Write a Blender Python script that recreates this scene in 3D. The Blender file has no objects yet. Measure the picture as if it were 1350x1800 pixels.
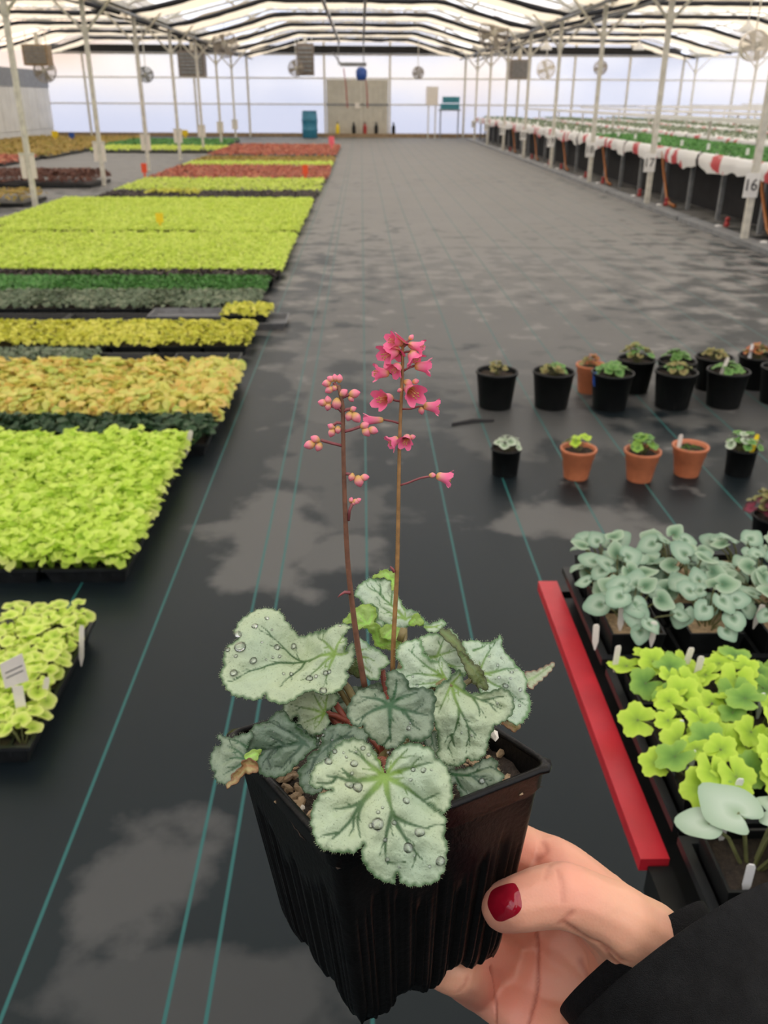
import bpy, bmesh, math, random
import numpy as np
from mathutils import Vector, Matrix, noise, kdtree
from mathutils.geometry import delaunay_2d_cdt
from mathutils.bvhtree import BVHTree

S = bpy.context.scene
C = S.collection
V = Vector
PI = math.pi
RND = random.Random(7)

# ------------------------------------------------------------------ camera, sky, exposure
CAM = V((0.0, 0.0, 1.4))
FPX, YAW, PITCH, ROLL = 1525.36, 0.0261, 0.444, 0.0052
_f = V((math.sin(YAW)*math.cos(PITCH), math.cos(YAW)*math.cos(PITCH), -math.sin(PITCH)))
_r0 = V((math.cos(YAW), -math.sin(YAW), 0.0))
_u0 = _r0.cross(_f)
CR = math.cos(ROLL)*_r0 + math.sin(ROLL)*_u0
CU = -math.sin(ROLL)*_r0 + math.cos(ROLL)*_u0
CF = _f
cam_data = bpy.data.cameras.new('camera')
cam = bpy.data.objects.new('camera', cam_data)
C.objects.link(cam)
cam.matrix_world = Matrix(((CR.x, CU.x, -CF.x, CAM.x), (CR.y, CU.y, -CF.y, CAM.y), (CR.z, CU.z, -CF.z, CAM.z), (0, 0, 0, 1)))
cam_data.sensor_fit = 'VERTICAL'
cam_data.sensor_height = 36.0
cam_data.sensor_width = 27.0
cam_data.lens = FPX/1800*36.0
cam_data.clip_start = 0.01
cam_data.clip_end = 200
cam_data.dof.use_dof = True
cam_data.dof.focus_distance = 0.305
cam_data.dof.aperture_fstop = cam_data.lens/1.15
S.camera = cam

world = bpy.data.worlds.new('sky')
S.world = world
world.use_nodes = True
wn, wl = world.node_tree.nodes, world.node_tree.links
wn.clear()
w_out = wn.new('ShaderNodeOutputWorld')
w_bg = wn.new('ShaderNodeBackground')
w_tc = wn.new('ShaderNodeTexCoord')
w_map = wn.new('ShaderNodeMapping')
w_map.inputs['Scale'].default_value = (2.2, 2.2, 6.0)
w_no = wn.new('ShaderNodeTexNoise')
w_no.inputs['Scale'].default_value = 1.3
w_no.inputs['Detail'].default_value = 3
w_rp = wn.new('ShaderNodeValToRGB')
el = w_rp.color_ramp.elements
el[0].position = 0.36; el[0].color = (0.50, 0.56, 0.74, 1)
el[1].position = 0.48; el[1].color = (0.84, 0.85, 0.92, 1)
e = el.new(0.57); e.color = (1.0, 0.93, 0.84, 1)
e = el.new(0.70); e.color = (1.0, 0.74, 0.55, 1)
wl.new(w_tc.outputs['Generated'], w_map.inputs['Vector'])
wl.new(w_map.outputs['Vector'], w_no.inputs['Vector'])
wl.new(w_no.outputs['Fac'], w_rp.inputs['Fac'])
w_sep = wn.new('ShaderNodeSeparateXYZ'); wl.new(w_tc.outputs['Generated'], w_sep.inputs['Vector'])
w_lo = wn.new('ShaderNodeMapRange'); w_lo.interpolation_type = 'SMOOTHSTEP'
w_lo.inputs['From Min'].default_value = -.03; w_lo.inputs['From Max'].default_value = .035
wl.new(w_sep.outputs[2], w_lo.inputs['Value'])
w_mx = wn.new('ShaderNodeMix'); w_mx.data_type = 'RGBA'
wl.new(w_lo.outputs[0], w_mx.inputs['Factor'])
w_mx.inputs[6].default_value = (.52, .57, .74, 1)
wl.new(w_rp.outputs['Color'], w_mx.inputs[7])
wl.new(w_mx.outputs[2], w_bg.inputs['Color'])
w_bg.inputs['Strength'].default_value = 1.45
wl.new(w_bg.outputs['Background'], w_out.inputs['Surface'])

S.view_settings.view_transform = 'Standard'
S.view_settings.look = 'None'
S.view_settings.gamma = 1
S.view_settings.use_curve_mapping = False
S.view_settings.exposure = 0.85
S.cycles.use_denoising = True
S.cycles.max_bounces = 7
S.cycles.diffuse_bounces = 4
S.cycles.transparent_max_bounces = 12
S.cycles.caustics_refractive = False
S.cycles.caustics_reflective = False


# ------------------------------------------------------------------ helpers
def ray(x, y):
    return CF + CR*((x-675)/FPX) - CU*((y-900)/FPX)


def P(x, y, d):
    return CAM + ray(x, y)*d


def G(x, y, z=0.0):
    d = ray(x, y)
    return CAM + d*((z-CAM.z)/d.z)


def root_loc(o):
    v = V((0, 0, 0))
    while o is not None:
        v += o.location
        o = o.parent
    return v


def tag(o, label=None, cat=None, group=None, kind=None):
    if label: o['label'] = label
    if cat: o['category'] = cat
    if group: o['group'] = group
    if kind: o['kind'] = kind
    return o


def thing(name, label, cat, loc=(0, 0, 0), rotz=0.0, group=None):
    o = bpy.data.objects.new(name, None)
    o.empty_display_size = 0.02
    C.objects.link(o)
    o.location = loc
    o.rotation_euler = (0, 0, rotz)
    return tag(o, label, cat, group)


def copy_tree(o, parent=None):
    c = o.copy()
    C.objects.link(c)
    if parent is not None: c.parent = parent
    for ch in o.children: copy_tree(ch, c)
    return c


class MB:
    """collects geometry; build() links it as one mesh object"""
    def __init__(s): s.v = []; s.f = []; s.a = []; s.smooth = False
    def add(s, vs, fs, attr=None):
        b = len(s.v)
        s.v += [V(p) for p in vs]
        s.f += [tuple(i+b for i in f) for f in fs]
        s.a += list(attr) if attr is not None else [(0, 0, 0)]*len(vs)
        return s
    def box(s, a, b, attr=None):
        x0, y0, z0 = a; x1, y1, z1 = b
        vs = [(x0, y0, z0), (x1, y0, z0), (x1, y1, z0), (x0, y1, z0), (x0, y0, z1), (x1, y0, z1), (x1, y1, z1), (x0, y1, z1)]
        return s.add(vs, [(0, 3, 2, 1), (4, 5, 6, 7), (0, 1, 5, 4), (1, 2, 6, 5), (2, 3, 7, 6), (3, 0, 4, 7)], [attr]*8 if attr else None)
    def tube(s, pts, rad, n=8, cap=True, attr=None, attrs=None):
        pts = [V(p) for p in pts]
        if not isinstance(rad, (list, tuple)): rad = [rad]*len(pts)
        vs, fs, at = [], [], []
        up = None
        for i, p in enumerate(pts):
            t = (pts[min(i+1, len(pts)-1)] - pts[max(i-1, 0)])
            if t.length < 1e-9: t = V((0, 0, 1))
            t.normalize()
            if up is None:
                up = V((0, 0, 1)) if abs(t.z) < .9 else V((1, 0, 0))
            a = t.cross(up)
            if a.length < 1e-6: a = t.orthogonal()
            a.normalize(); b = a.cross(t); b.normalize(); up = b
            for k in range(n):
                q = 2*PI*k/n
                vs.append(p + (a*math.cos(q) + b*math.sin(q))*rad[i])
                at.append(attrs[i] if attrs else (attr or (0, 0, 0)))
        for i in range(len(pts)-1):
            for k in range(n):
                fs.append((i*n+k, i*n+(k+1) % n, (i+1)*n+(k+1) % n, (i+1)*n+k))
        if cap:
            fs.append(tuple(range(n-1, -1, -1)))
            fs.append(tuple((len(pts)-1)*n+k for k in range(n)))
        return s.add(vs, fs, at)
    def lathe(s, prof, n=24, base=(0, 0, 0), M=None, closed=False):
        vs, fs = [], []
        base = V(base)
        for r, z in prof:
            for k in range(n):
                q = 2*PI*k/n
                p = V((r*math.cos(q), r*math.sin(q), z))
                if M: p = M @ p
                vs.append(p + base)
        for i in range(len(prof)-1):
            for k in range(n):
                fs.append((i*n+k, i*n+(k+1) % n, (i+1)*n+(k+1) % n, (i+1)*n+k))
        if prof[0][0] > 1e-6 and not closed: fs.append(tuple(range(n-1, -1, -1)))
        if prof[-1][0] > 1e-6 and not closed: fs.append(tuple((len(prof)-1)*n+k for k in range(n)))
        return s.add(vs, fs)
    def mesh(s, name, mat, off=None, smooth=None):
        me = bpy.data.meshes.new(name)
        off = off or V((0, 0, 0))
        me.from_pydata([tuple(p-off) for p in s.v], [], s.f)
        if any(a != (0, 0, 0) for a in s.a):
            ca = me.color_attributes.new('tint', 'FLOAT_COLOR', 'POINT')
            ca.data.foreach_set('color', np.array([(a[0], a[1], a[2], a[3] if len(a) > 3 else 1) for a in s.a], 'f').ravel())
        if s.smooth if smooth is None else smooth:
            me.polygons.foreach_set('use_smooth', [True]*len(me.polygons))
        if mat: me.materials.append(mat)
        me.update()
        return me
    def build(s, name, mat, parent=None, smooth=None, local=False, kind=None):
        off = root_loc(parent) if (parent is not None and not local) else None
        return link(name, s.mesh(name, mat, off, smooth), parent, kind)


def link(name, me, parent=None, kind=None, loc=None):
    o = bpy.data.objects.new(name, me)
    C.objects.link(o)
    if parent is not None: o.parent = parent
    if kind: o['kind'] = kind
    if loc is not None: o.location = loc
    return o


# ------------------------------------------------------------------ materials
def newmat(name):
    m = bpy.data.materials.new(name)
    m.use_nodes = True
    n, l = m.node_tree.nodes, m.node_tree.links
    return m, n, l, n['Principled BSDF']


def mat(name, col, rough=.5, var=.15, scale=40.0, bump=0.0, spec=.5, metal=0.0, detail=3, sss=0.0, bscale=None):
    m, n, l, b = newmat(name)
    tc = n.new('ShaderNodeTexCoord')
    no = n.new('ShaderNodeTexNoise')
    no.inputs['Scale'].default_value = scale
    no.inputs['Detail'].default_value = detail
    l.new(tc.outputs['Object'], no.inputs['Vector'])
    rp = n.new('ShaderNodeValToRGB')
    rp.color_ramp.elements[0].position = .3
    rp.color_ramp.elements[1].position = .7
    rp.color_ramp.elements[0].color = tuple(c*(1-var) for c in col)+(1,)
    rp.color_ramp.elements[1].color = tuple(min(1, c*(1+var)) for c in col)+(1,)
    l.new(no.outputs['Fac'], rp.inputs['Fac'])
    l.new(rp.outputs['Color'], b.inputs['Base Color'])
    b.inputs['Roughness'].default_value = rough
    b.inputs['Specular IOR Level'].default_value = spec
    b.inputs['Metallic'].default_value = metal
    if bump:
        nb = n.new('ShaderNodeTexNoise')
        nb.inputs['Scale'].default_value = bscale or scale*3
        l.new(tc.outputs['Object'], nb.inputs['Vector'])
        bp = n.new('ShaderNodeBump')
        bp.inputs['Strength'].default_value = bump
        bp.inputs['Distance'].default_value = .002
        l.new(nb.outputs['Fac'], bp.inputs['Height'])
        l.new(bp.outputs['Normal'], b.inputs['Normal'])
    return m


def foliage_mat(name, c0, c1, c2, rough=.5, trans=.25):
    """tint.r picks between three leaf colours; thin leaves let some light through"""
    m, n, l, b = newmat(name)
    at = n.new('ShaderNodeAttribute'); at.attribute_name = 'tint'
    sp = n.new('ShaderNodeSeparateColor')
    l.new(at.outputs['Color'], sp.inputs['Color'])
    rp = n.new('ShaderNodeValToRGB')
    e = rp.color_ramp.elements
    e[0].position = 0.05; e[0].color = (*c0, 1)
    e[1].position = 0.95; e[1].color = (*c2, 1)
    k = e.new(.5); k.color = (*c1, 1)
    l.new(sp.outputs[0], rp.inputs['Fac'])
    l.new(rp.outputs['Color'], b.inputs['Base Color'])
    b.inputs['Roughness'].default_value = rough
    b.inputs['Specular IOR Level'].default_value = .3
    tr = n.new('ShaderNodeBsdfTranslucent')
    l.new(rp.outputs['Color'], tr.inputs['Color'])
    mx = n.new('ShaderNodeMixShader'); mx.inputs['Fac'].default_value = trans
    l.new(b.outputs[0], mx.inputs[1]); l.new(tr.outputs[0], mx.inputs[2])
    l.new(mx.outputs[0], n['Material Output'].inputs['Surface'])
    return m


def poly_mat(name, tint, clear, diff=(.9, .9, .92), scatter=.5):
    m, n, l, b = newmat(name)
    n.remove(b)
    t = n.new('ShaderNodeBsdfTransparent')
    tc = n.new('ShaderNodeTexCoord')
    no = n.new('ShaderNodeTexNoise'); no.inputs['Scale'].default_value = .8; no.inputs['Detail'].default_value = 4
    l.new(tc.outputs['Object'], no.inputs['Vector'])
    rp = n.new('ShaderNodeValToRGB')
    rp.color_ramp.elements[0].color = tuple(c*.93 for c in tint)+(1,)
    rp.color_ramp.elements[1].color = (*tint, 1)
    l.new(no.outputs['Fac'], rp.inputs['Fac'])
    l.new(rp.outputs['Color'], t.inputs['Color'])
    tr = n.new('ShaderNodeBsdfTranslucent'); tr.inputs['Color'].default_value = (*diff, 1)
    df = n.new('ShaderNodeBsdfDiffuse'); df.inputs['Color'].default_value = (*diff, 1)
    m1 = n.new('ShaderNodeMixShader'); m1.inputs['Fac'].default_value = scatter
    l.new(tr.outputs[0], m1.inputs[1]); l.new(df.outputs[0], m1.inputs[2])
    m2 = n.new('ShaderNodeMixShader'); m2.inputs['Fac'].default_value = clear
    l.new(m1.outputs[0], m2.inputs[1]); l.new(t.outputs[0], m2.inputs[2])
    l.new(m2.outputs[0], n['Material Output'].inputs['Surface'])
    return m


M = {}
M['poly_wall'] = poly_mat('poly_wall', (.70, .685, .69), .44, (.46, .46, .47))
M['poly_roof'] = poly_mat('poly_roof', (.97, .95, .91), .80)
M['galv'] = mat('galvanised_steel', (.62, .60, .53), .45, .18, 12, spec=.5)
M['galv_dark'] = mat('weathered_steel', (.22, .23, .24), .5, .2, 10)
M['black_plastic'] = mat('black_plastic', (.006, .0068, .007), .42, .3, 60, spec=.3)
M['tray_plastic'] = mat('tray_plastic', (.012, .0135, .0145), .42, .3, 30, spec=.35)
M['grey_tray'] = mat('grey_plastic', (.13, .135, .145), .5, .2, 30)
M['terracotta'] = mat('terracotta_plastic', (.52, .17, .075), .5, .12, 30)
M['soil'] = mat('soil', (.035, .024, .016), .9, .5, 220, bump=.8)
M['bark'] = mat('bark_chips', (.40, .28, .16), .7, .35, 160)
M['perlite'] = mat('perlite', (.75, .70, .60), .7, .15, 200)
M['white_plastic'] = mat('white_plastic', (.78, .78, .77), .4, .05, 30)
M['ivory_tag'] = mat('ivory_tag', (.74, .69, .62), .45, .06, 30)
M['yellow'] = mat('yellow_plastic', (.85, .62, .02), .4, .06, 30)
M['orange_red'] = mat('orange_red_plastic', (.85, .09, .03), .4, .06, 30)
M['pink'] = mat('pink_plastic', (.9, .16, .22), .4, .06, 30)
M['blue'] = mat('blue_plastic', (.02, .08, .35), .4, .1, 30)
M['barrel'] = mat('barrel_blue', (.03, .20, .32), .4, .1, 8)
M['red_paint'] = mat('red_painted_steel', (.50, .018, .030), .35, .12, 18, bump=.1)
M['ink'] = mat('black_ink', (.02, .02, .02), .6, .1, 30)
M['cream_cloth'] = None
M['black_cloth'] = mat('black_curtain', (.012, .012, .014), .8, .3, 6)
M['hose'] = mat('orange_hose', (.42, .15, .04), .45, .15, 30)
M['red_fitting'] = mat('red_fitting', (.35, .03, .03), .45, .15, 30)
M['brown_metal'] = mat('brown_enamel', (.20, .165, .14), .5, .15, 10)
M['wall_panel'] = mat('wall_panel', (.74, .74, .71), .6, .08, 2)
M['wood'] = mat('timber', (.28, .20, .12), .7, .25, 8)
M['beige_panel'] = mat('beige_panel', (.52, .50, .43), .55, .08, 4)
M['fan_cage'] = mat('fan_cage', (.33, .29, .25), .5, .2, 12)
M['teal'] = mat('teal_enamel', (.04, .22, .28), .5, .1, 10)

# cream curtain lets light through
mm, n_, l_, b_ = newmat('cream_curtain')
b_.inputs['Base Color'].default_value = (.80, .69, .52, 1)
b_.inputs['Roughness'].default_value = .8
tr_ = n_.new('ShaderNodeBsdfTranslucent'); tr_.inputs['Color'].default_value = (.96, .85, .66, 1)
mx_ = n_.new('ShaderNodeMixShader'); mx_.inputs['Fac'].default_value = .75
l_.new(b_.outputs[0], mx_.inputs[1]); l_.new(tr_.outputs[0], mx_.inputs[2])
l_.new(mx_.outputs[0], n_['Material Output'].inputs['Surface'])
M['cream_cloth'] = mm

# ------------------------------------------------------------------ floor: woven ground cloth
LINES = [-4.2, -3.9, -3.6, -3.3, -3.0, -2.7, -2.4, -2.1, -1.8, -1.5, -1.2, -.9, -.615, -.34, -.27, .01, .31, .57, .86, 1.14, 1.44, 1.74, 2.04, 2.34, 2.64, 2.94, 3.24, 3.54, 3.84]
# dried silt patches, far ones also painted-in grazing sheen: x, y, rx, ry, strength
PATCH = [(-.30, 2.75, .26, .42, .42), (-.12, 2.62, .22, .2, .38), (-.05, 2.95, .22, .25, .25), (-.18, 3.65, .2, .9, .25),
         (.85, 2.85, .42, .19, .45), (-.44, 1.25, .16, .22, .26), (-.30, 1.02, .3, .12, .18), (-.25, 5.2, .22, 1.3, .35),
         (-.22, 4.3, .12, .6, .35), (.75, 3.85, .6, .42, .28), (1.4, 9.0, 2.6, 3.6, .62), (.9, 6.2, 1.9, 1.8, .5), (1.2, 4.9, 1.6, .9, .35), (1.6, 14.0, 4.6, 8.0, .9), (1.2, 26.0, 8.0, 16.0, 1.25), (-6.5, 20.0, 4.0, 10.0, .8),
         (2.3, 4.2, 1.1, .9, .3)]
m, n, l, b = newmat('ground_cloth')
tc = n.new('ShaderNodeTexCoord')
sx = n.new('ShaderNodeSeparateXYZ')
l.new(tc.outputs['Object'], sx.inputs['Vector'])


def mnode(op, a, bb=None, c=None):
    q = n.new('ShaderNodeMath'); q.operation = op
    for i, x in enumerate((a, bb, c)):
        if x is None: continue
        if isinstance(x, (int, float)): q.inputs[i].default_value = x
        else: l.new(x, q.inputs[i])
    return q.outputs[0]


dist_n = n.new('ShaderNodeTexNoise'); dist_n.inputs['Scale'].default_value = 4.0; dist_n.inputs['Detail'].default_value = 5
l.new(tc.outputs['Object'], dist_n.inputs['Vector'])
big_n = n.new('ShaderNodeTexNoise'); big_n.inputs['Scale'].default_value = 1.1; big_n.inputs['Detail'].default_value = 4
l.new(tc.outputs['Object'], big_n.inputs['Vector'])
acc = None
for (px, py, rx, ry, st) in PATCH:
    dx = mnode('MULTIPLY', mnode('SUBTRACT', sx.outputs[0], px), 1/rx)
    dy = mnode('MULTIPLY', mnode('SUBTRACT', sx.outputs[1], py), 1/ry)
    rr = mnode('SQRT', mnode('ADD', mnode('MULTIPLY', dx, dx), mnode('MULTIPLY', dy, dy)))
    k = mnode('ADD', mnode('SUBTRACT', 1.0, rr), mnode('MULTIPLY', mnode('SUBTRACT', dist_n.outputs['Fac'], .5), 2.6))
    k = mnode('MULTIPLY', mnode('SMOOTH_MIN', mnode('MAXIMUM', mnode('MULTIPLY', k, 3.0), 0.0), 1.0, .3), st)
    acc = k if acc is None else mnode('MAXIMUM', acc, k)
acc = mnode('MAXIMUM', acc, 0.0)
lin = None
for x in LINES:
    c = mnode('COMPARE', sx.outputs[0], x, .0036)
    lin = c if lin is None else mnode('ADD', lin, c)
r1 = n.new('ShaderNodeValToRGB')
r1.color_ramp.elements[0].position = .35; r1.color_ramp.elements[0].color = (.0045, .0078, .010, 1)
r1.color_ramp.elements[1].position = .7; r1.color_ramp.elements[1].color = (.008, .0130, .0165, 1)
l.new(big_n.outputs['Fac'], r1.inputs['Fac'])
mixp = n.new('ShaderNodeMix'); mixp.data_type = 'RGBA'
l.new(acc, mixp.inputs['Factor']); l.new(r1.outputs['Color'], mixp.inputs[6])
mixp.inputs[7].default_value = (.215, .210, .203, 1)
mixl = n.new('ShaderNodeMix'); mixl.data_type = 'RGBA'
l.new(mnode('MULTIPLY', lin, .85), mixl.inputs['Factor']); l.new(mixp.outputs[2], mixl.inputs[6])
mixl.inputs[7].default_value = (.022, .125, .12, 1)
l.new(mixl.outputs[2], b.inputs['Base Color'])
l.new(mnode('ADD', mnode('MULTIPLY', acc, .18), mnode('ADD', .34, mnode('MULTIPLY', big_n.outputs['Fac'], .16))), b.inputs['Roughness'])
b.inputs['Specular IOR Level'].default_value = .25; b.inputs['Specular Tint'].default_value = (.86, .97, 1, 1)
wv = n.new('ShaderNodeTexNoise'); wv.inputs['Scale'].default_value = 420
l.new(tc.outputs['Object'], wv.inputs['Vector'])
bp = n.new('ShaderNodeBump'); bp.inputs['Strength'].default_value = .25; bp.inputs['Distance'].default_value = .001
l.new(wv.outputs['Fac'], bp.inputs['Height']); l.new(bp.outputs['Normal'], b.inputs['Normal'])
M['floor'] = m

# ------------------------------------------------------------------ large structure
YF, YB = 38.6, -8.0
BAYS = [(-12.4, -4.5), (-4.5, 4.15), (4.15, 12.85), (12.85, 21.5)]
XL, XR = BAYS[0][0], BAYS[-1][1]
EAVE = 3.02


def struct(name, mb, m, parent=None, smooth=False):
    return mb.build(name, m, parent, smooth, kind='structure' if parent is None else None)


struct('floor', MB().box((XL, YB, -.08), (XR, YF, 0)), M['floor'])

RIDGE = 4.75


def roof_z(x):
    for a, bq in BAYS:
        if a <= x <= bq:
            t = abs((x-(a+bq)/2)/((bq-a)/2))
            return EAVE + (RIDGE-EAVE)*(1-t**1.35)
    return EAVE


mb = MB()
for a, bq in BAYS:
    xs = [a+(bq-a)*i/16 for i in range(17)]
    vs = [(x, y, roof_z(min(max(x, a+1e-4), bq-1e-4))) for y in (YB, YF) for x in xs]
    mb.add(vs, [(i, i+1, 17+i+1, 17+i) for i in range(16)])
struct('ceiling', mb, M['poly_roof'])


def gable(y, th):
    mb = MB()
    xs, tops = [], []
    for a, bq in BAYS:
        for i in range(17):
            x = a+(bq-a)*i/16
            xs.append(x); tops.append(roof_z(min(max(x, a+1e-4), bq-1e-4)))
    k = len(xs)
    vs = [(x, y, .12) for x in xs] + [(x, y, z) for x, z in zip(xs, tops)]
    mb.add(vs, [(i, i+1, k+i+1, k+i) for i in range(k-1)])
    return mb


struct('wall_far', gable(YF, 0), M['poly_wall'])
struct('wall_back', gable(YB, 0), M['poly_wall'])
# left side wall: opaque panels below, dark band, poly strip above
wl_ = MB()
wl_.box((XL-.05, YB, 0), (XL, YF, .28)); wl_.box((XL-.06, YB, .28), (XL-.02, YF, 1.75))
lw = struct('wall_left', wl_, M['wall_panel'])
k = 0
y = 14.0
while y < YF:
    MB().box((XL-.02, y, .3), (XL+.015, min(y+.9, YF)-.02, 1.74)).build('panel', M['wall_panel'], lw)
    y += .92
MB().box((XL-.04, YB, 1.75), (XL+.03, YF, 2.35)).build('band', M['galv_dark'], lw)
MB().add([(XL, YB, 2.35), (XL, YF, 2.35), (XL, YF, EAVE), (XL, YB, EAVE)], [(0, 1, 2, 3)]).build('pane', M['poly_wall'], lw)
wr = MB(); wr.add([(XR, YB, 0), (XR, YF, 0), (XR, YF, EAVE), (XR, YB, EAVE)], [(0, 1, 2, 3)])
struct('wall_right', wr, M['poly_wall'])
# skirting timber and frame of the far wall
struct('baseboard_far', MB().box((XL, YF-.06, 0), (XR, YF+.02, .14)), M['wood'])
ti = 1
for z, hh in ((1.20, .05), (2.14, .05), (2.98, .07)):
    struct('trim_%d' % ti, MB().box((XL, YF-.07, z-hh/2), (XR, YF-.005, z+hh/2)), M['galv']); ti += 1
for x in (-10.9, -8.7, -6.6, -4.5, -1.45, 1.15, 4.15, 6.3, 8.5, 10.7, 12.85, 15, 17.2):
    struct('trim_%d' % ti, MB().box((x-.04, YF-.09, 0), (x+.04, YF-.008, roof_z(x)-.02)), M['galv']); ti += 1
# gutters along the post lines
for x in (-4.5, 4.15, 12.85):
    g = MB()
    g.box((x-.12, YB, EAVE-.12), (x+.12, YF, EAVE-.10)); g.box((x-.12, YB, EAVE-.12), (x-.10, YF, EAVE-.01)); g.box((x+.10, YB, EAVE-.12), (x+.12, YF, EAVE-.01))
    struct('trim_%d' % ti, g, M['galv']); ti += 1
# dark gable header above the end wall
for a, bq in BAYS[:3]:
    struct('trim_%d' % ti, MB().box((a+.2, YF-.16, 3.02), (bq-.2, YF-.1, 3.28)), M['black_cloth']); ti += 1
# roof purlins
for a, bq in BAYS[:3]:
    g = MB()
    for t in (.14, .30, .5, .70, .86):
        x = a+(bq-a)*t
        g.box((x-.025, YB, roof_z(x)-.07), (x+.025, YF, roof_z(x)-.02))
    struct('trim_%d' % ti, g, M['galv']); ti += 1

# sliding door in the far wall
door = MB().box((-1.38, YF-.13, .10), (1.08, YF-.08, 2.10)).build('door_1', M['beige_panel'], kind='structure')
x = -1.36
while x < 1.0:
    MB().box((x, YF-.15, .12), (x+.19, YF-.13, 2.08)).build('panel', M['beige_panel'], door); x += .205
MB().box((-1.4, YF-.17, 1.17), (1.1, YF-.15, 1.23)).build('rail', M['galv_dark'], door)
MB().box((-.02, YF-.17, .12), (.03, YF-.15, 2.08)).build('stile', M['galv'], door)
MB().box((-.25, YF-.2, 1.05), (-.05, YF-.15, 1.27)).build('latch', M['ivory_tag'], door)

# ------------------------------------------------------------------ posts
POST_Y0, STEP = 9.70, 3.555


def make_post(x, y, label, side, number=None):
    t = thing('support_post', label, 'post', (x, y, 0), 0, 'posts along the aisle')
    MB().box((-.032, -.032, 0), (.032, .032, EAVE-.12)).build('pole', M['galv'], t, local=True)
    MB().box((-.045, -.045, 2.34), (.045, .045, 2.46)).build('collar', M['galv'], t, local=True)
    for s in (-1, 1):
        MB().tube([(s*.04, 0, 2.4), (s*.62, 0, EAVE-.02)], .022, 6).build('brace', M['galv'], t, local=True)
    return t


WORDS = 'first second third fourth fifth sixth seventh eighth ninth tenth eleventh twelfth thirteenth fourteenth fifteenth sixteenth seventeenth eighteenth nineteenth twentieth twenty-first twenty-second twenty-third twenty-fourth twenty-fifth twenty-sixth'.split()
ORD = ['nearest', 'second', 'third', 'fourth', 'fifth', 'sixth', 'seventh', 'eighth', 'ninth', 'tenth', 'eleventh']
for k in range(8):
    y = POST_Y0+STEP*k
    lab = 'grey steel post by the benches, %s from the near end' % ORD[k]
    t = make_post(4.15, y, lab, 1)
    s_ = thing('number_plate', 'white number plate on the %s post by the benches' % ORD[k], 'sign', (4.15-.055, y-.085, .60), .2, 'number plates on the posts')
    MB().box((-.085, -.008, -.12), (.085, 0, .12)).build('plate', M['white_plastic'], s_, local=True)
    cu = bpy.data.curves.new('number', 'FONT'); cu.body = str(16+k); cu.size = .165; cu.align_x = 'CENTER'; cu.align_y = 'CENTER'; cu.extrude = .002; cu.resolution_u = 6
    cu.materials.append(M['ink'])
    nu = bpy.data.objects.new('number_text', cu); C.objects.link(nu)
    nme = bpy.data.meshes.new_from_object(nu.evaluated_get(bpy.context.evaluated_depsgraph_get())); bpy.data.objects.remove(nu)
    nu = link('number', nme, s_)
    nu.location = (-.014, -.0115, 0); nu.rotation_euler = (PI/2, 0, 0)
for k in range(7):
    y = 12.8+STEP*k
    make_post(-4.52, y, 'grey steel post beside the lime flats, %s from the near end' % ORD[k], -1)
    for s in (-1, 1):
        s_ = thing('card_holder', 'white card on the %s side of the %s post by the lime flats' % (('aisle' if s > 0 else 'outer'), ORD[k]), 'sign', (-4.52+s*.068, y-.04, .56), 0, 'white cards on the left posts')
        MB().box((-.034, -.008, -.16), (.034, 0, .16)).build('card', M['ivory_tag'], s_, local=True)
        MB().box((-.038, -.012, .13), (.038, .004, .165)).build('clip', M['galv'], s_, local=True)
for k in range(4):
    y = 20+STEP*1.6*k
    make_post(12.85, y, 'grey steel post out among the benches, %s from the near end' % ORD[k], 1)

# ------------------------------------------------------------------ trusses and shade curtains under the roof
def curtain_z(a, bq, x):
    t = abs((x-(a+bq)/2)/((bq-a)/2))
    if t < .46: return 3.42
    q = (t-.46)/.54
    return 3.42-.56*(q**1.15) - .06*math.sin(PI*q)


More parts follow.
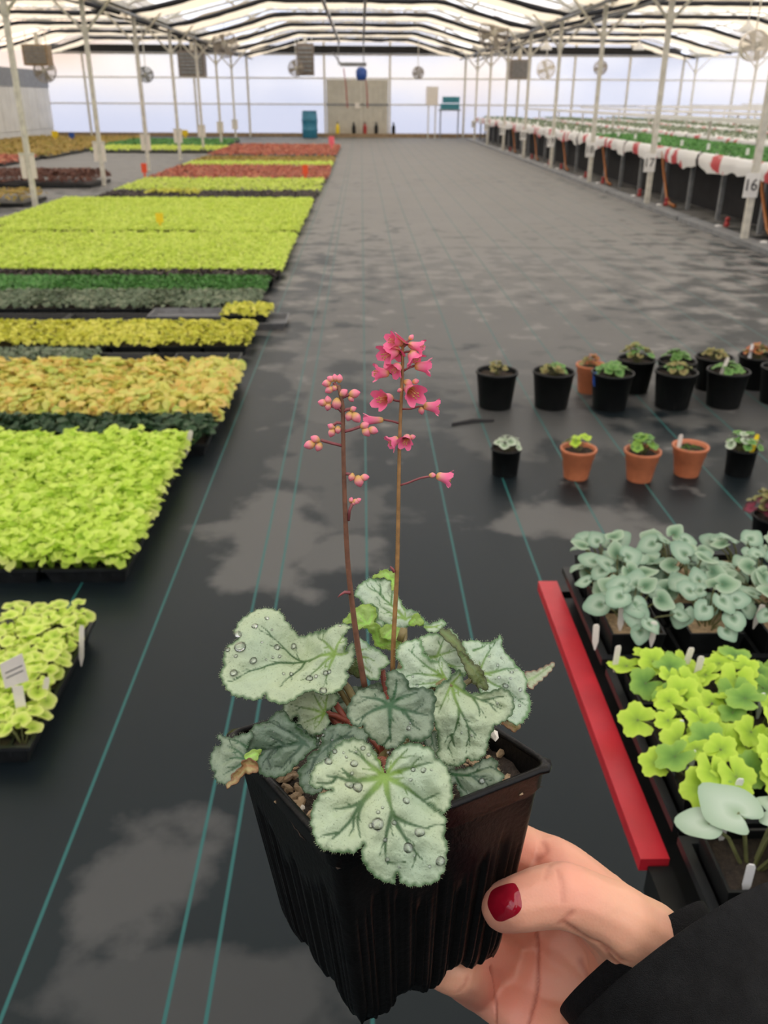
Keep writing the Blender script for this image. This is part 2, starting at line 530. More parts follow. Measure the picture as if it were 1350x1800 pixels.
bayname = ['side', 'aisle', 'bench']
for bi, (a, bq) in enumerate(BAYS[:3]):
    for k in range(11):
        y = 1.2+STEP*k
        if y > YF-.4: continue
        t = thing('roof_truss', 'pale steel truss under the %s bay roof, %s from the near end' % (bayname[bi], WORDS[k]), 'truss', ((a+bq)/2, y, EAVE), 0, 'trusses of the %s bay' % bayname[bi])
        xs = [a+.1+(bq-a-.2)*i/20 for i in range(21)]
        MB().tube([(x, y, roof_z(x)-.1) for x in xs], .03, 6).build('top_chord', M['galv'], t)
        MB().tube([(a+.1, y, EAVE-.02), (a+2.2, y, 3.5), (bq-2.2, y, 3.5), (bq-.1, y, EAVE-.02)], .026, 6).build('bottom_chord', M['galv'], t)
        web = MB()
        for i in range(6):
            x0 = a+2.2+(bq-a-4.4)*i/6; x1 = a+2.2+(bq-a-4.4)*(i+.5)/6; x2 = a+2.2+(bq-a-4.4)*(i+1)/6
            web.tube([(x0, y, 3.5), (x1, y, roof_z(x1)-.1)], .014, 5); web.tube([(x1, y, roof_z(x1)-.1), (x2, y, 3.5)], .014, 5)
        web.build('web', M['galv'], t)
        # the shade cloth gathered beside the truss: cream face, black face
        c = thing('shade_curtain', 'gathered cream and black shade cloth, %s bay roof, %s from near' % (bayname[bi], WORDS[k]), 'curtain', ((a+bq)/2, y+.5, 3.3), 0, 'shade curtains of the %s bay' % bayname[bi])
        nx, ny = 44, 9
        L = 2.1
        vs, fs = [], []
        for i in range(nx+1):
            x = a+.12+(bq-a-.24)*i/nx
            for j in range(ny+1):
                q = j/ny
                w = .07*math.sin(q*PI*6) + .06*noise.noise((x*1.1, q*3+k*7, bi*3)) + .03*noise.noise((x*4, q*5, k*3+bi))
                vs.append((x, y+.30+L*q, curtain_z(a, bq, x)+.03-.06*math.sin(PI*q)+w+.10*q))
        for i in range(nx):
            for j in range(ny):
                fs.append((i*(ny+1)+j, (i+1)*(ny+1)+j, (i+1)*(ny+1)+j+1, i*(ny+1)+j+1))
        MB().add(vs, fs).build('cream_cloth', M['cream_cloth'], c, smooth=True)
        vs, fs = [], []
        for i in range(nx+1):
            x = a+.12+(bq-a-.24)*i/nx
            z = curtain_z(a, bq, x)
            w = .02*noise.noise((x*2.2, k*5, bi)) + .025*noise.noise((x*.6, k*5, bi+9))
            for (dy, dz) in ((.0, .03+w), (-.03, -.03+w), (.05, -.055+w*1.5), (.16, -.03+w), (.18, .02+w), (.08, .05)):
                vs.append((x, y+.2+dy, z+dz))
        for i in range(nx):
            for j in range(6):
                fs.append((i*6+j, i*6+(j+1) % 6, (i+1)*6+(j+1) % 6, (i+1)*6+j))
        MB().add(vs, fs).build('black_cloth', M['black_cloth'], c, smooth=True)

# ------------------------------------------------------------------ foliage carpets
def leaf_cloud(name, w, d, z0, h, leaf, n, seed, m, edge_over=.02, tilt=.6, bump=.35):
    """n small cupped leaves spread over a w x d rectangle, standing z0..z0+h"""
    rg = np.random.default_rng(seed)
    x = rg.uniform(-w/2-edge_over, w/2+edge_over, n); y = rg.uniform(-d/2-edge_over, d/2+edge_over, n)
    ex = np.minimum(np.minimum(w/2+edge_over-np.abs(x), d/2+edge_over-np.abs(y))/(h*.8+1e-6), 1)
    lump = .5+.5*np.sin(x*2*PI/(.075)+rg.uniform(0, 6))*np.sin(y*2*PI/(.075)+rg.uniform(0, 6))
    z = z0 + h*(1-bump+bump*lump)*(.35+.65*np.sqrt(np.clip(ex, .02, 1)))*(1-.35*rg.random(n)**1.5)
    r = leaf*.5*rg.uniform(.65, 1.2, n)
    ang = rg.uniform(0, 2*PI, n)
    tx = rg.normal(0, tilt*.6, n) + .9*np.clip(1-ex, 0, 1)*np.sign(x)*(np.abs(x)/(w/2) > np.abs(y)/(d/2))
    ty = rg.normal(0, tilt*.6, n) + .9*np.clip(1-ex, 0, 1)*np.sign(y)*(np.abs(x)/(w/2) <= np.abs(y)/(d/2)) - .15
    nrm = np.stack([tx, ty, np.ones(n)], 1); nrm /= np.linalg.norm(nrm, axis=1)[:, None]
    a = np.stack([np.cos(ang), np.sin(ang), np.zeros(n)], 1)
    a -= nrm*(a*nrm).sum(1)[:, None]; a /= np.linalg.norm(a, axis=1)[:, None]
    b = np.cross(nrm, a)
    K = 7
    q = np.arange(K)*2*PI/K
    rad = np.array([.75, 1, 1.02, .96, .96, 1.02, 1])
    c = np.stack([x, y, z], 1)
    vs = np.zeros((n, K+1, 3))
    vs[:, 0] = c - nrm*(r*.28)[:, None]
    for i in range(K):
        wob = rg.uniform(-.25, .25, n)
        vs[:, i+1] = c + (a*(math.cos(q[i])*rad[i]) + b*(math.sin(q[i])*rad[i]))*r[:, None] + nrm*(wob*r)[:, None]
    base = np.arange(n)[:, None]*(K+1)
    tri = np.concatenate([np.stack([base[:, 0], base[:, 0]+1+i, base[:, 0]+1+(i+1) % K], 1)[:, None] for i in range(K)], 1).reshape(-1, 3)
    me = bpy.data.meshes.new(name)
    me.vertices.add(n*(K+1)); me.vertices.foreach_set('co', vs.reshape(-1).astype('f'))
    me.loops.add(len(tri)*3); me.loops.foreach_set('vertex_index', tri.reshape(-1).astype('i'))
    me.polygons.add(len(tri)); me.polygons.foreach_set('loop_start', (np.arange(len(tri))*3).astype('i'))
    me.polygons.foreach_set('use_smooth', np.ones(len(tri), bool))
    ca = me.color_attributes.new('tint', 'FLOAT_COLOR', 'POINT')
    t = np.repeat(np.clip(rg.normal(.5, .24, n), 0, 1), K+1)
    ca.data.foreach_set('color', np.stack([t, t*0, t*0, t*0+1], 1).astype('f').ravel())
    me.update(calc_edges=True); me.validate()
    me.materials.append(m)
    return me


F = {}
F['lime'] = foliage_mat('lime_leaf', (.50, .66, .09), (.76, .90, .19), (.88, .96, .30), trans=.48)
F['bright'] = foliage_mat('bright_lime_leaf', (.40, .62, .06), (.74, .92, .17), (.90, .97, .33), trans=.52)
F['yellow'] = foliage_mat('yellow_leaf', (.50, .54, .06), (.74, .74, .12), (.84, .80, .20), trans=.35)
F['amber'] = foliage_mat('amber_leaf', (.58, .70, .17), (.84, .80, .26), (.84, .58, .20), trans=.42)
F['dark'] = foliage_mat('dark_green_leaf', (.02, .05, .025), (.045, .10, .045), (.10, .15, .08))
F['greygreen'] = foliage_mat('grey_green_leaf', (.10, .15, .09), (.19, .25, .16), (.30, .33, .23))
F['green'] = foliage_mat('mid_green_leaf', (.05, .17, .04), (.10, .29, .07), (.17, .38, .11))
F['red'] = foliage_mat('red_leaf', (.32, .10, .07), (.55, .17, .12), (.62, .30, .17))
F['tan'] = foliage_mat('tan_leaf', (.28, .25, .05), (.42, .30, .08), (.50, .34, .12))
F['brown'] = foliage_mat('brown_leaf', (.07, .035, .028), (.15, .065, .048), (.22, .10, .07))
F['purple'] = foliage_mat('purple_leaf', (.035, .028, .03), (.07, .055, .055), (.13, .10, .09))

# a standard 0.54 x 0.28 flat (long side along y)
TW, TD, TH = .272, .54, .06


def tray_mesh(w, d, h, name, m, cells=None):
    mb = MB()
    i, o = .88, 1.0
    t = .006
    def ring(sx_, sy_, z): return [(-sx_, -sy_, z), (sx_, -sy_, z), (sx_, sy_, z), (-sx_, sy_, z)]
    vs = []
    for (dx, z) in ((-.016, 0), (-.002, h-.010), (0.006, h-.010), (.006, h), (-.004, h), (-.016, h-.03)):
        vs += ring(w/2+dx-.006, d/2+dx-.006, z)
    fs = []
    for r in range(5):
        for k in range(4): fs.append((r*4+k, r*4+(k+1) % 4, (r+1)*4+(k+1) % 4, (r+1)*4+k))
    fs.append((3, 2, 1, 0)); fs.append((20, 21, 22, 23))
    mb.add(vs, fs)
    if cells:
        nx, ny = cells
        for k in range(1, nx): mb.box((-w/2+.01+k*(w-.02)/nx-.003, -d/2+.012, h-.032), (-w/2+.01+k*(w-.02)/nx+.003, d/2-.012, h-.006))
        for k in range(1, ny): mb.box((-w/2+.012, -d/2+.01+k*(d-.02)/ny-.003, h-.032), (w/2-.012, -d/2+.01+k*(d-.02)/ny+.003, h-.006))
    return mb.mesh(name, m)


tray_me = tray_mesh(TW, TD, TH, 'plug_flat', M['tray_plastic'])
tray_cells_me = tray_mesh(TW, TD, TH, 'plug_flat_cells', M['tray_plastic'], (6, 12))
soil_me = MB().box((-TW/2+.02, -TD/2+.02, TH-.035), (TW/2-.02, TD/2-.02, TH-.016)).mesh('soil', M['soil'])


def flat_variants(key, leaf, h, n, cnt=3, z0=.06):
    return [leaf_cloud('foliage_'+key, TW-.02, TD-.02, z0, h, leaf, n, 100+i*17+int(leaf*1e4)+len(key)*7, F[key]) for i in range(cnt)]


def put_flat(x, y, var, label, group, rot=0.0, soil=True):
    o = link('plant_flat', tray_me, loc=(x, y, 0))
    o.rotation_euler = (0, 0, rot)
    tag(o, label, 'tray', group)
    if soil and var is not None: link('soil', soil_me, o)
    if var is not None:
        f = link('foliage', RND.choice(var), o, kind='stuff')
        if RND.random() < .5: f.rotation_euler = (0, 0, PI)
    return o


def block_long(xr, y0, nx, ny, var, label, group, shift=.0, row=''):
    for j in range(ny):
        for i in range(nx):
            put_flat(xr-TW/2-i*(TW+.006)+RND.uniform(-.006, .006)+shift*j, y0+TD/2+j*(TD+.008), var, '%s, %s%s from the aisle' % (label, row, WORDS[i]), group)


def block_wide(xr, y0, nx, ny, var, label, group):
    for j in range(ny):
        for i in range(nx):
            put_flat(xr-TD/2-i*(TD+.006), y0+TW/2+j*(TW+.006)+RND.uniform(-.006, .006), var, '%s, %s from the aisle' % (label, WORDS[i]), group, PI/2)


v_dark = flat_variants('dark', .045, .075, 420)
v_amber = flat_variants('amber', .060, .10, 430)
v_yel = flat_variants('yellow', .034, .05, 620)
v_gg = flat_variants('greygreen', .030, .05, 620)
v_green = flat_variants('green', .026, .055, 760)
v_lime = flat_variants('lime', .032, .055, 640)
v_purple = flat_variants('purple', .035, .05, 420)
block_wide(-.67, 3.50, 3, 1, v_dark, 'flat of dark green seedlings behind the big lime block', 'flats of dark green seedlings')
block_wide(-.66, 3.79, 3, 1, v_amber, 'flat of amber seedlings just behind the dark green row', 'first row of amber flats')
block_long(-.66, 4.08, 6, 1, v_amber, 'flat of tall amber seedlings in the wider amber row', 'second row of amber flats')
block_wide(-1.52, 4.72, 2, 1, v_gg, 'flat of grey green seedlings beside two empty flats', 'grey green flats beside the empty flats')
for i in range(2):
    o = put_flat(-.70-TD/2-i*.37, 4.86, None, 'empty black flat between the amber and yellow rows, %s' % ('at the aisle end' if i == 0 else 'next to grey green seedlings'), 'empty flats', PI/2)
block_long(-.69, 5.14, 7, 1, v_yel, 'flat of small yellow seedlings in one row', 'row of yellow flats')
# row with empty, grey and a small yellow flat
for i, x in enumerate((-1.72, -2.27, -2.82)):
    put_flat(x, 5.90, None, 'empty black flat before the grey green row, %s from the grey tray' % WORDS[i], 'empty flats before the grey green row', PI/2)
gt = link('propagation_tray', tray_mesh(.50, .26, .075, 'propagation_tray', M['grey_tray']), loc=(-1.20, 6.0, 0))
tag(gt, 'empty grey plastic tray among black flats', 'tray')
ct = link('carrying_tray', tray_mesh(.46, .30, .05, 'carrying_tray', M['grey_tray']), loc=(-.74, 5.93, 0))
tag(ct, 'grey shallow tray holding a little yellow flat by the aisle', 'tray')
sm = link('seedling_pack', tray_mesh(.30, .25, .06, 'seedling_pack', M['tray_plastic']), loc=(-.78, 5.94, .034))
tag(sm, 'small pack of yellow seedlings in the grey shallow tray', 'tray')
link('foliage', leaf_cloud('foliage_pack', .29, .24, .055, .05, .034, 300, 5, F['yellow']), sm, kind='stuff')
block_long(-.75, 6.16, 8, 1, v_gg, 'flat of grey green seedlings in one long row', 'row of grey green flats')
block_long(-.75, 6.72, 9, 1, v_green, 'flat of fresh green seedlings in one long row', 'row of fresh green flats')
block_wide(-.72, 7.27, 6, 1, v_purple, 'flat of dull purple seedlings before the lime field', 'thin row of purple flats')
for j in range(4):
    block_long(-.70, 7.58+j*.548, 10+j, 1, v_lime, 'flat of lime seedlings in the nearer lime field', 'nearer lime field', row='%s row, ' % WORDS[j])
for j in range(6):
    block_long(-.70, 9.96+j*.585, min(13, 12+j), 1, v_lime, 'flat of lime seedlings in the farther lime field', 'farther lime field', row='%s row, ' % WORDS[j])


# rows beyond: too many flats to pick apart, one carpet per colour band
def band(name, x0, x1, y0, y1, key, h, leaf, label, dens=1.5, group=None):
    w, d = x1-x0, y1-y0
    t = thing(name, label, 'seedlings', ((x0+x1)/2, (y0+y1)/2, 0), 0, group)
    t['kind'] = 'stuff'
    tr = MB()
    nx, ny = max(1, int(w/.28)), max(1, int(d/.55))
    for i in range(nx):
        for j in range(ny):
            tr.box((-w/2+i*w/nx+.004, -d/2+j*d/ny+.004, 0), (-w/2+(i+1)*w/nx-.004, -d/2+(j+1)*d/ny-.004, .055))
    o = tr.build('flats', M['tray_plastic'], t, local=True); o['kind'] = 'stuff'
    link('foliage', leaf_cloud(name+'_leaves', w, d, .055, h, leaf, int(w*d/(leaf*leaf)*dens), int(abs(x0*100+y0*10)), F[key], bump=.35 if h < .1 else .12), t, kind='stuff')
    return t


band('purple_seedlings', -3.9, -.70, 13.62, 14.55, 'purple', .05, .05, 'dark purple seedlings behind the lime field')
band('yellow_seedlings', -3.3, -2.5, 14.0, 14.5, 'yellow', .09, .05, 'short strip of yellow seedlings among the dark purple ones')
band('lime_seedlings', -3.9, -.68, 14.65, 16.85, 'lime', .07, .055, 'lime seedlings in the strip before the first red strip')
band('red_seedlings', -3.9, -.66, 16.95, 20.2, 'red', .07, .06, 'red seedlings in the strip between lime and tan strips')
band('lime_seedlings', -3.9, -.66, 20.3, 21.6, 'lime', .07, .06, 'narrow lime strip of seedlings behind the red strip')
band('tan_seedlings', -3.9, -.66, 21.7, 23.4, 'tan', .07, .06, 'tan seedlings behind the narrow lime strip')
band('red_seedlings', -4.0, -.68, 24.5, 29.9, 'red', .07, .07, 'farthest red seedlings at the end of the beds')
band('brown_plants', -8.6, -4.62, 15.9, 17.2, 'brown', .20, .06, 'tall dark brown foliage beyond the left posts', 4.5)
band('bronze_plants', -6.4, -4.75, 13.0, 14.0, 'tan', .14, .06, 'bronze foliage bed beyond the left posts, farther of the two small beds')
band('bronze_plants', -6.4, -5.0, 12.0, 12.75, 'tan', .14, .06, 'bronze foliage bed beyond the left posts, nearer of the two small beds')
band('tan_seedlings', -12.2, -8.0, 21.0, 23.6, 'red', .08, .08, 'rusty seedlings at the near end of the left side beds')
band('tan_seedlings', -12.2, -7.9, 23.7, 35.5, 'tan', .08, .10, 'tan seedlings in the long bed by the left wall')
band('green_seedlings', -7.6, -3.95, 26.6, 28.6, 'lime', .08, .08, 'lime seedlings in a far bed left of the aisle, nearer strip')
band('green_seedlings', -8.0, -4.3, 28.8, 33.5, 'green', .08, .09, 'green seedlings in the far bed left of the aisle')

# coloured marker stakes among the flats
def stake(px, py, z, h, w, m, label):
    p = G(px, py, z)
    t = thing('marker_stake', label, 'marker', (p.x, p.y, z-.02), 0, None)
    MB().box((-w/2, -.0015, .4*h), (w/2, .0015, h)).build('card', m, t, local=True)
    MB().box((-w*.18, -.0015, 0), (w*.18, .0015, .42*h)).build('stem', m, t, local=True)


stake(282, 399, .09, .17, .085, M['yellow'], 'yellow marker stake in the lime field')
stake(255, 312, .09, .26, .10, M['orange_red'], 'orange marker stake at the left end of the lime strip')
stake(537, 315, .09, .26, .10, M['orange_red'], 'orange marker stake at the aisle end of the lime strip')
stake(583, 262, .09, .36, .16, M['pink'], 'pink marker stake on the farthest red seedlings')
stake(326, 243, .06, .30, .22, M['yellow'], 'yellow marker stake by the far green bed')
stake(98, 246, .09, .30, .22, M['yellow'], 'yellow marker stake by the left wall corner')
stake(127, 246, .09, .25, .20, M['blue'], 'blue marker stake by the left wall corner')

# ------------------------------------------------------------------ near left: individual seedlings
def seedling_mesh(seed, key, leaf, h, n, spread):
    """one joined clump of round leaves on stalks"""
    rg = random.Random(seed)
    mb = MB()
    for i in range(n):
        a = i*2.399+rg.uniform(-.4, .4)
        q = (i+.5)/n
        rr = spread*math.sqrt(q)
        z = h*(1-.55*q)*rg.uniform(.85, 1.1)
        c = V((rr*math.cos(a), rr*math.sin(a), z))
        r = leaf*.5*rg.uniform(.75, 1.15)
        nm = V((math.cos(a)*q*.7+rg.uniform(-.5, .5), math.sin(a)*q*.7+rg.uniform(-.5, .5), 1)).normalized()
        u = (V((math.cos(a), math.sin(a), 0)) - nm*nm.dot(V((math.cos(a), math.sin(a), 0)))).normalized()
        w = nm.cross(u)
        tv = min(1, max(0, rg.gauss(.66, .25)))
        K = 14
        vs = [c - nm*r*.25 - u*r*.3]
        for k in range(K):
            t = 2*PI*k/K
            rad = r*(1+.09*math.cos(5*t))*(.45 if k == K//2 else 1)
            vs.append(c + u*math.cos(t)*rad + w*math.sin(t)*rad + nm*r*rg.uniform(-.1, .1))
        mb.add(vs, [(0, k+1, (k+1) % K+1) for k in range(K)], [(tv*.8, 0, 0)]+[(tv, 0, 0)]*K)
        mb.tube([V((0, 0, -.01)), V((rr*.4*math.cos(a), rr*.4*math.sin(a), z*.6)), c-nm*r*.25-u*r*.3], .0012, 4, attr=(.3, 0, 0))
    mb.smooth = True
    return mb.mesh('seedling', F[key])


# block B: 72-cell flats of bright lime seedlings
sb = [seedling_mesh(i+40, 'bright', .040, .085, 11, .042) for i in range(5)]
nseed = 0
for j in range(2):
    for i in range(4 if j else 3):
        cx, cy = -.745-TW/2-i*(TW+.008), 2.41+TD/2+j*(TD+.01)
        o = link('plug_flat', tray_cells_me, loc=(cx, cy, 0))
        tag(o, 'plug flat in the big lime block, %s from the aisle in the %s row' % (ORD[i] if i else 'first', 'front' if j == 0 else 'rear'), 'tray', 'plug flats of the big lime block')
        link('soil', soil_me, o)
        for gx in range(6):
            for gy in range(11):
                sxp = cx-TW/2+.024+gx*(TW-.048)/5; syp = cy-TD/2+.03+gy*(TD-.06)/10
                # keep what the picture shows
                dd = V((sxp, syp, .08))-CAM
                pxx = 675+FPX*dd.dot(CR)/dd.dot(CF)
                if pxx < -30: continue
                s = link('seedling', sb[RND.randrange(5)], loc=(sxp+RND.uniform(-.006, .006), syp+RND.uniform(-.006, .006), .048))
                s.rotation_euler = (0, 0, RND.uniform(0, 6.28)); s.scale = (1, 1, RND.uniform(.85, 1.25))
                tag(s, 'bright lime seedling in the big block, %s row back, %s from the aisle' % (WORDS[j*11+gy], WORDS[i*6+5-gx]), 'seedling', 'seedlings of the big lime block')
                nseed += 1


# generic leaf with a lobed outline, origin at the stalk, pointing +x
def leaf_shape(name, m, R=1.0, lobes=5, depth=.12, notch=.35, cup=.25, teeth=0.0, seed=0, heart=False, rings=4, K=40):
    rg = random.Random(seed)
    vs, at, fs = [V((0, 0, 0))], [(0.0, 0, 0)], []
    ph = rg.uniform(0, 6)
    for i in range(1, rings+1):
        q = i/rings
        for k in range(K):
            t = -PI + 2*PI*(k+.5)/K
            if heart:
                rad = (1+.55*math.cos(t*.5)**2*(math.cos(t) > -1))*.62
                rad *= 1-.75*math.exp(-((abs(t)-PI)/.30)**2)
                rad *= 1+.25*math.exp(-(t/.35)**2)
            else:
                rad = 1-depth*(1-abs(math.cos(lobes*t/2))**.7)
                rad += teeth*math.cos(lobes*4*t)
                rad *= 1-.8*math.exp(-((abs(t)-PI)/notch)**2)
            rr = rad*q
            z = cup*(rr**2) - .05*math.sin(3*t+ph)*q*q - .10*max(0, q-.75)*4*(.3+.7*math.sin(2*t+ph)**2)
            vs.append(V((rr*math.cos(t), rr*math.sin(t), z))*R); at.append((q, .5+.5*math.cos(lobes*t), rg.random()))
    for k in range(K): fs.append((0, 1+k, 1+(k+1) % K))
    fs.pop(K-1)
    for i in range(rings-1):
        for k in range(K-1):
            a = 1+i*K
            fs.append((a+k, a+K+k, a+K+k+1, a+k+1))
    mb = MB().add(vs, fs, at); mb.smooth = True
    return mb.mesh(name, m)


def leaf_mat2(name, inner, outer, rim, pos=(.35, .7, .97), rough=.5, trans=.15):
    m = foliage_mat(name, inner, outer, rim, rough, trans)
    rp = [x for x in m.node_tree.nodes if x.type == 'VALTORGB'][0]
    for e, p in zip(rp.color_ramp.elements, pos): e.position = p
    # fine mottling
    return m


L = {}
L['silver_heart'] = leaf_mat2('silver_heart_leaf', (.10, .20, .11), (.36, .47, .35), (.20, .32, .22), (.12, .45, .99))
L['green_heart'] = leaf_mat2('green_heart_leaf', (.07, .16, .08), (.22, .34, .21), (.36, .46, .33), (.2, .6, .99))
L['pale_heart'] = leaf_mat2('pale_heart_leaf', (.30, .42, .28), (.46, .57, .45), (.33, .45, .32), (.05, .4, .99))
L['lime_lobed'] = leaf_mat2('lime_lobed_leaf', (.20, .34, .03), (.36, .56, .04), (.48, .66, .07), (.05, .5, .98))
L['limegreen_lobed'] = leaf_mat2('lime_green_lobed_leaf', (.08, .20, .03), (.16, .33, .05), (.26, .44, .07), (.05, .5, .98))
L['green'] = leaf_mat2('green_pot_leaf', (.05, .15, .03), (.11, .26, .06), (.18, .34, .10), (.05, .5, .98))
L['greywhite'] = leaf_mat2('grey_white_leaf', (.16, .26, .14), (.40, .50, .36), (.55, .62, .50), (.05, .6, .98))
L['drygrass'] = leaf_mat2('dry_leaf', (.18, .16, .06), (.30, .23, .10), (.25, .28, .10), (.05, .5, .98))
L['burgundy'] = leaf_mat2('burgundy_leaf', (.12, .012, .03), (.22, .03, .06), (.05, .02, .02), (.05, .5, .98))
L['orange'] = leaf_mat2('orange_leaf', (.30, .17, .04), (.42, .22, .06), (.40, .10, .07), (.05, .5, .98))
L['stalk'] = mat('leaf_stalk', (.13, .14, .05), .5, .25, 60)
L['stalk_red'] = mat('red_leaf_stalk', (.18, .06, .035), .5, .25, 60)
SH = {}
for i in range(3):
    SH['lime%d' % i] = leaf_shape('lime_leaf', L['lime_lobed'], 1, 5, .30, .16, .15, .03, i, K=70)
    SH['limeg%d' % i] = leaf_shape('lime_green_leaf', L['limegreen_lobed'], 1, 5, .30, .16, .15, .03, i+5, K=70)
    SH['silver%d' % i] = leaf_shape('silver_heart_leaf', L['silver_heart' if i < 2 else 'green_heart'], 1, 5, .1, .3, .18, 0, i, True)
    SH['pale%d' % i] = leaf_shape('pale_heart_leaf', L['pale_heart'], 1, 5, .1, .3, .10, 0, i, True)
    SH['green%d' % i] = leaf_shape('green_leaf', L['green'], 1, 5, .25, .3, .2, .03, i)
    SH['grey%d' % i] = leaf_shape('grey_white_leaf', L['greywhite'], 1, 5, .12, .3, .2, .03, i)
    SH['dry%d' % i] = leaf_shape('dry_leaf', L['drygrass'], 1, 3, .3, .3, .5, .03, i)
    SH['burg%d' % i] = leaf_shape('burgundy_leaf', L['burgundy'], 1, 5, .2, .3, .4, .04, i)
    SH['orange%d' % i] = leaf_shape('orange_leaf', L['orange'], 1, 5, .22, .3, .3, .04, i)
    bl = leaf_shape('bright_leaf', F['bright'], 1, 5, .13, .3, .2, .02, i+9)
    SH['bright%d' % i] = bl


def orient(nm, az):
    """rotation whose z is nm and whose x heads along azimuth az"""
    nm = V(nm).normalized()
    x = V((math.cos(az), math.sin(az), 0)); x = (x-nm*nm.dot(x)).normalized()
    y = nm.cross(x)
    return Matrix((x, y, nm)).transposed().to_4x4()


def rosette(t, keys, n, spread, h, size, z0, rg, droop=.8, stalk='stalk', up=.25, mixz=.5, lean=0.0):
    """leaves (each a part) with a joined set of stalks, on the thing t (local space)"""
    st = MB()
    for i in range(n):
        a = i*2.399+rg.uniform(-.5, .5)
        q = (i+.6)/n
        rr = spread*math.sqrt(q)*rg.uniform(.8, 1.1)
        z = z0+h*(1-mixz*q)*rg.uniform(.85, 1.12)
        c = V((rr*math.cos(a), rr*math.sin(a), z))
        sz = size*rg.uniform(.75, 1.15)
        nm = V((math.cos(a)*q*droop+rg.uniform(-up, up), math.sin(a)*q*droop+rg.uniform(-up, up)-lean, 1))
        lf = link('leaf', SH[rg.choice(keys)+str(rg.randrange(3))], t)
        Mx = orient(nm, a+rg.uniform(-.5, .5))
        lf.matrix_local = Matrix.Translation(c) @ Mx @ Matrix.Diagonal((sz, sz, sz, 1))
        st.tube([V((rr*.1*math.cos(a), rr*.1*math.sin(a), z0-.01)), V((rr*.55*math.cos(a), rr*.55*math.sin(a), z0+(z-z0)*.65)), c], .0013*max(1, size/.02), 5)
    st.build('stalks', L[stalk], t, local=True, kind='stuff')


# tray A, nearest on the left
TA = (-.765-TW/2, 1.575+TD/2)
oA = link('plug_flat', tray_cells_me, loc=(TA[0], TA[1], 0))
tag(oA, 'nearest black plug flat, with white tags and thin lime seedlings', 'tray')
link('soil', soil_me, oA)
rg = random.Random(3)
for gx in range(4):
    for gy in range(9):
        x = TA[0]+TW/2-.03-gx*.058; y = TA[1]-TD/2+.035+gy*(TD-.07)/8
        if gx > 2 and gy < 2: continue
        t = thing('lime_seedling', 'young lime seedling in the nearest flat, %s row back, %s from the aisle' % (WORDS[gy], WORDS[gx]), 'seedling', (x, y, .045), rg.uniform(0, 6), 'seedlings of the nearest flat')
        rosette(t, ['bright'], 6 if gy else 4, .036, .085 if gy > 1 else .06, .024, 0.0, rg, .8)


def plant_tag(loc, rz, lean, w, h, m, label, group=None, big=False, pitch=.0):
    t = thing('plant_tag', label, 'tag', loc, rz, group)
    t.rotation_euler = (pitch, lean, rz)
    if big:
        MB().box((-w*.22, -.0006, -.03), (w*.22, .0006, h*.55)).build('stem', m, t, local=True)
        hd = MB().add([(-w/2, -.0008, h*.52), (w*.5, -.0008, h*.62), (w*.42, -.0008, h), (-w*.55, -.0008, h*.86), (-w/2, .0008, h*.52), (w*.5, .0008, h*.62), (w*.42, .0008, h), (-w*.55, .0008, h*.86)],
                      [(0, 1, 2, 3), (7, 6, 5, 4), (0, 4, 5, 1), (1, 5, 6, 2), (2, 6, 7, 3), (3, 7, 4, 0)]).build('head', m, t, local=True)
        for k in range(2):
            MB().add([(-w*.38, -.0012, h*(.66+.07*k)), (w*.36, -.0012, h*(.76+.07*k)), (w*.36, -.0012, h*(.775+.07*k)), (-w*.38, -.0012, h*(.675+.07*k))], [(0, 1, 2, 3)]).build('print', M['ink'], hd, local=True)
    else:
        mb = MB()
        pr = [(-w/2, 0), (w/2, 0), (w/2, h*.9), (w*.3, h), (-w*.3, h), (-w/2, h*.9)]
        pr[0:2] = [(-w*.1, -min(.03, h*.5)), (w*.1, -min(.03, h*.5)), (w/2, .0)]
        pr.append((-w/2, 0))
        k = len(pr)
        mb.add([(x, -.0006, z) for x, z in pr]+[(x, .0006, z) for x, z in pr], [tuple(range(k)), tuple(range(2*k-1, k-1, -1))]+[(i, k+i, k+(i+1) % k, (i+1) % k) for i in range(k)])
        mb.build('blade', m, t, local=True)
    return t


p = G(42, 1272, .05)
plant_tag((p.x, p.y, .05), .1, .03, .055, .20, M['ivory_tag'], 'large white arrow-headed tag in the nearest flat', big=True)
p = G(72, 1250, .05); plant_tag((p.x, p.y, .05), .2, .3, .014, .10, M['ivory_tag'], 'thin white tag at the front corner of the nearest flat')
p = G(143, 1155, .05); plant_tag((p.x, p.y, .05), .1, .15, .013, .10, M['ivory_tag'], 'thin white tag at the aisle edge of the nearest flat')
p = G(325, 775, .10); plant_tag((p.x, p.y, .05), .1, .3, .02, .10, M['ivory_tag'], 'thin white tag at the rear corner of the big lime block')

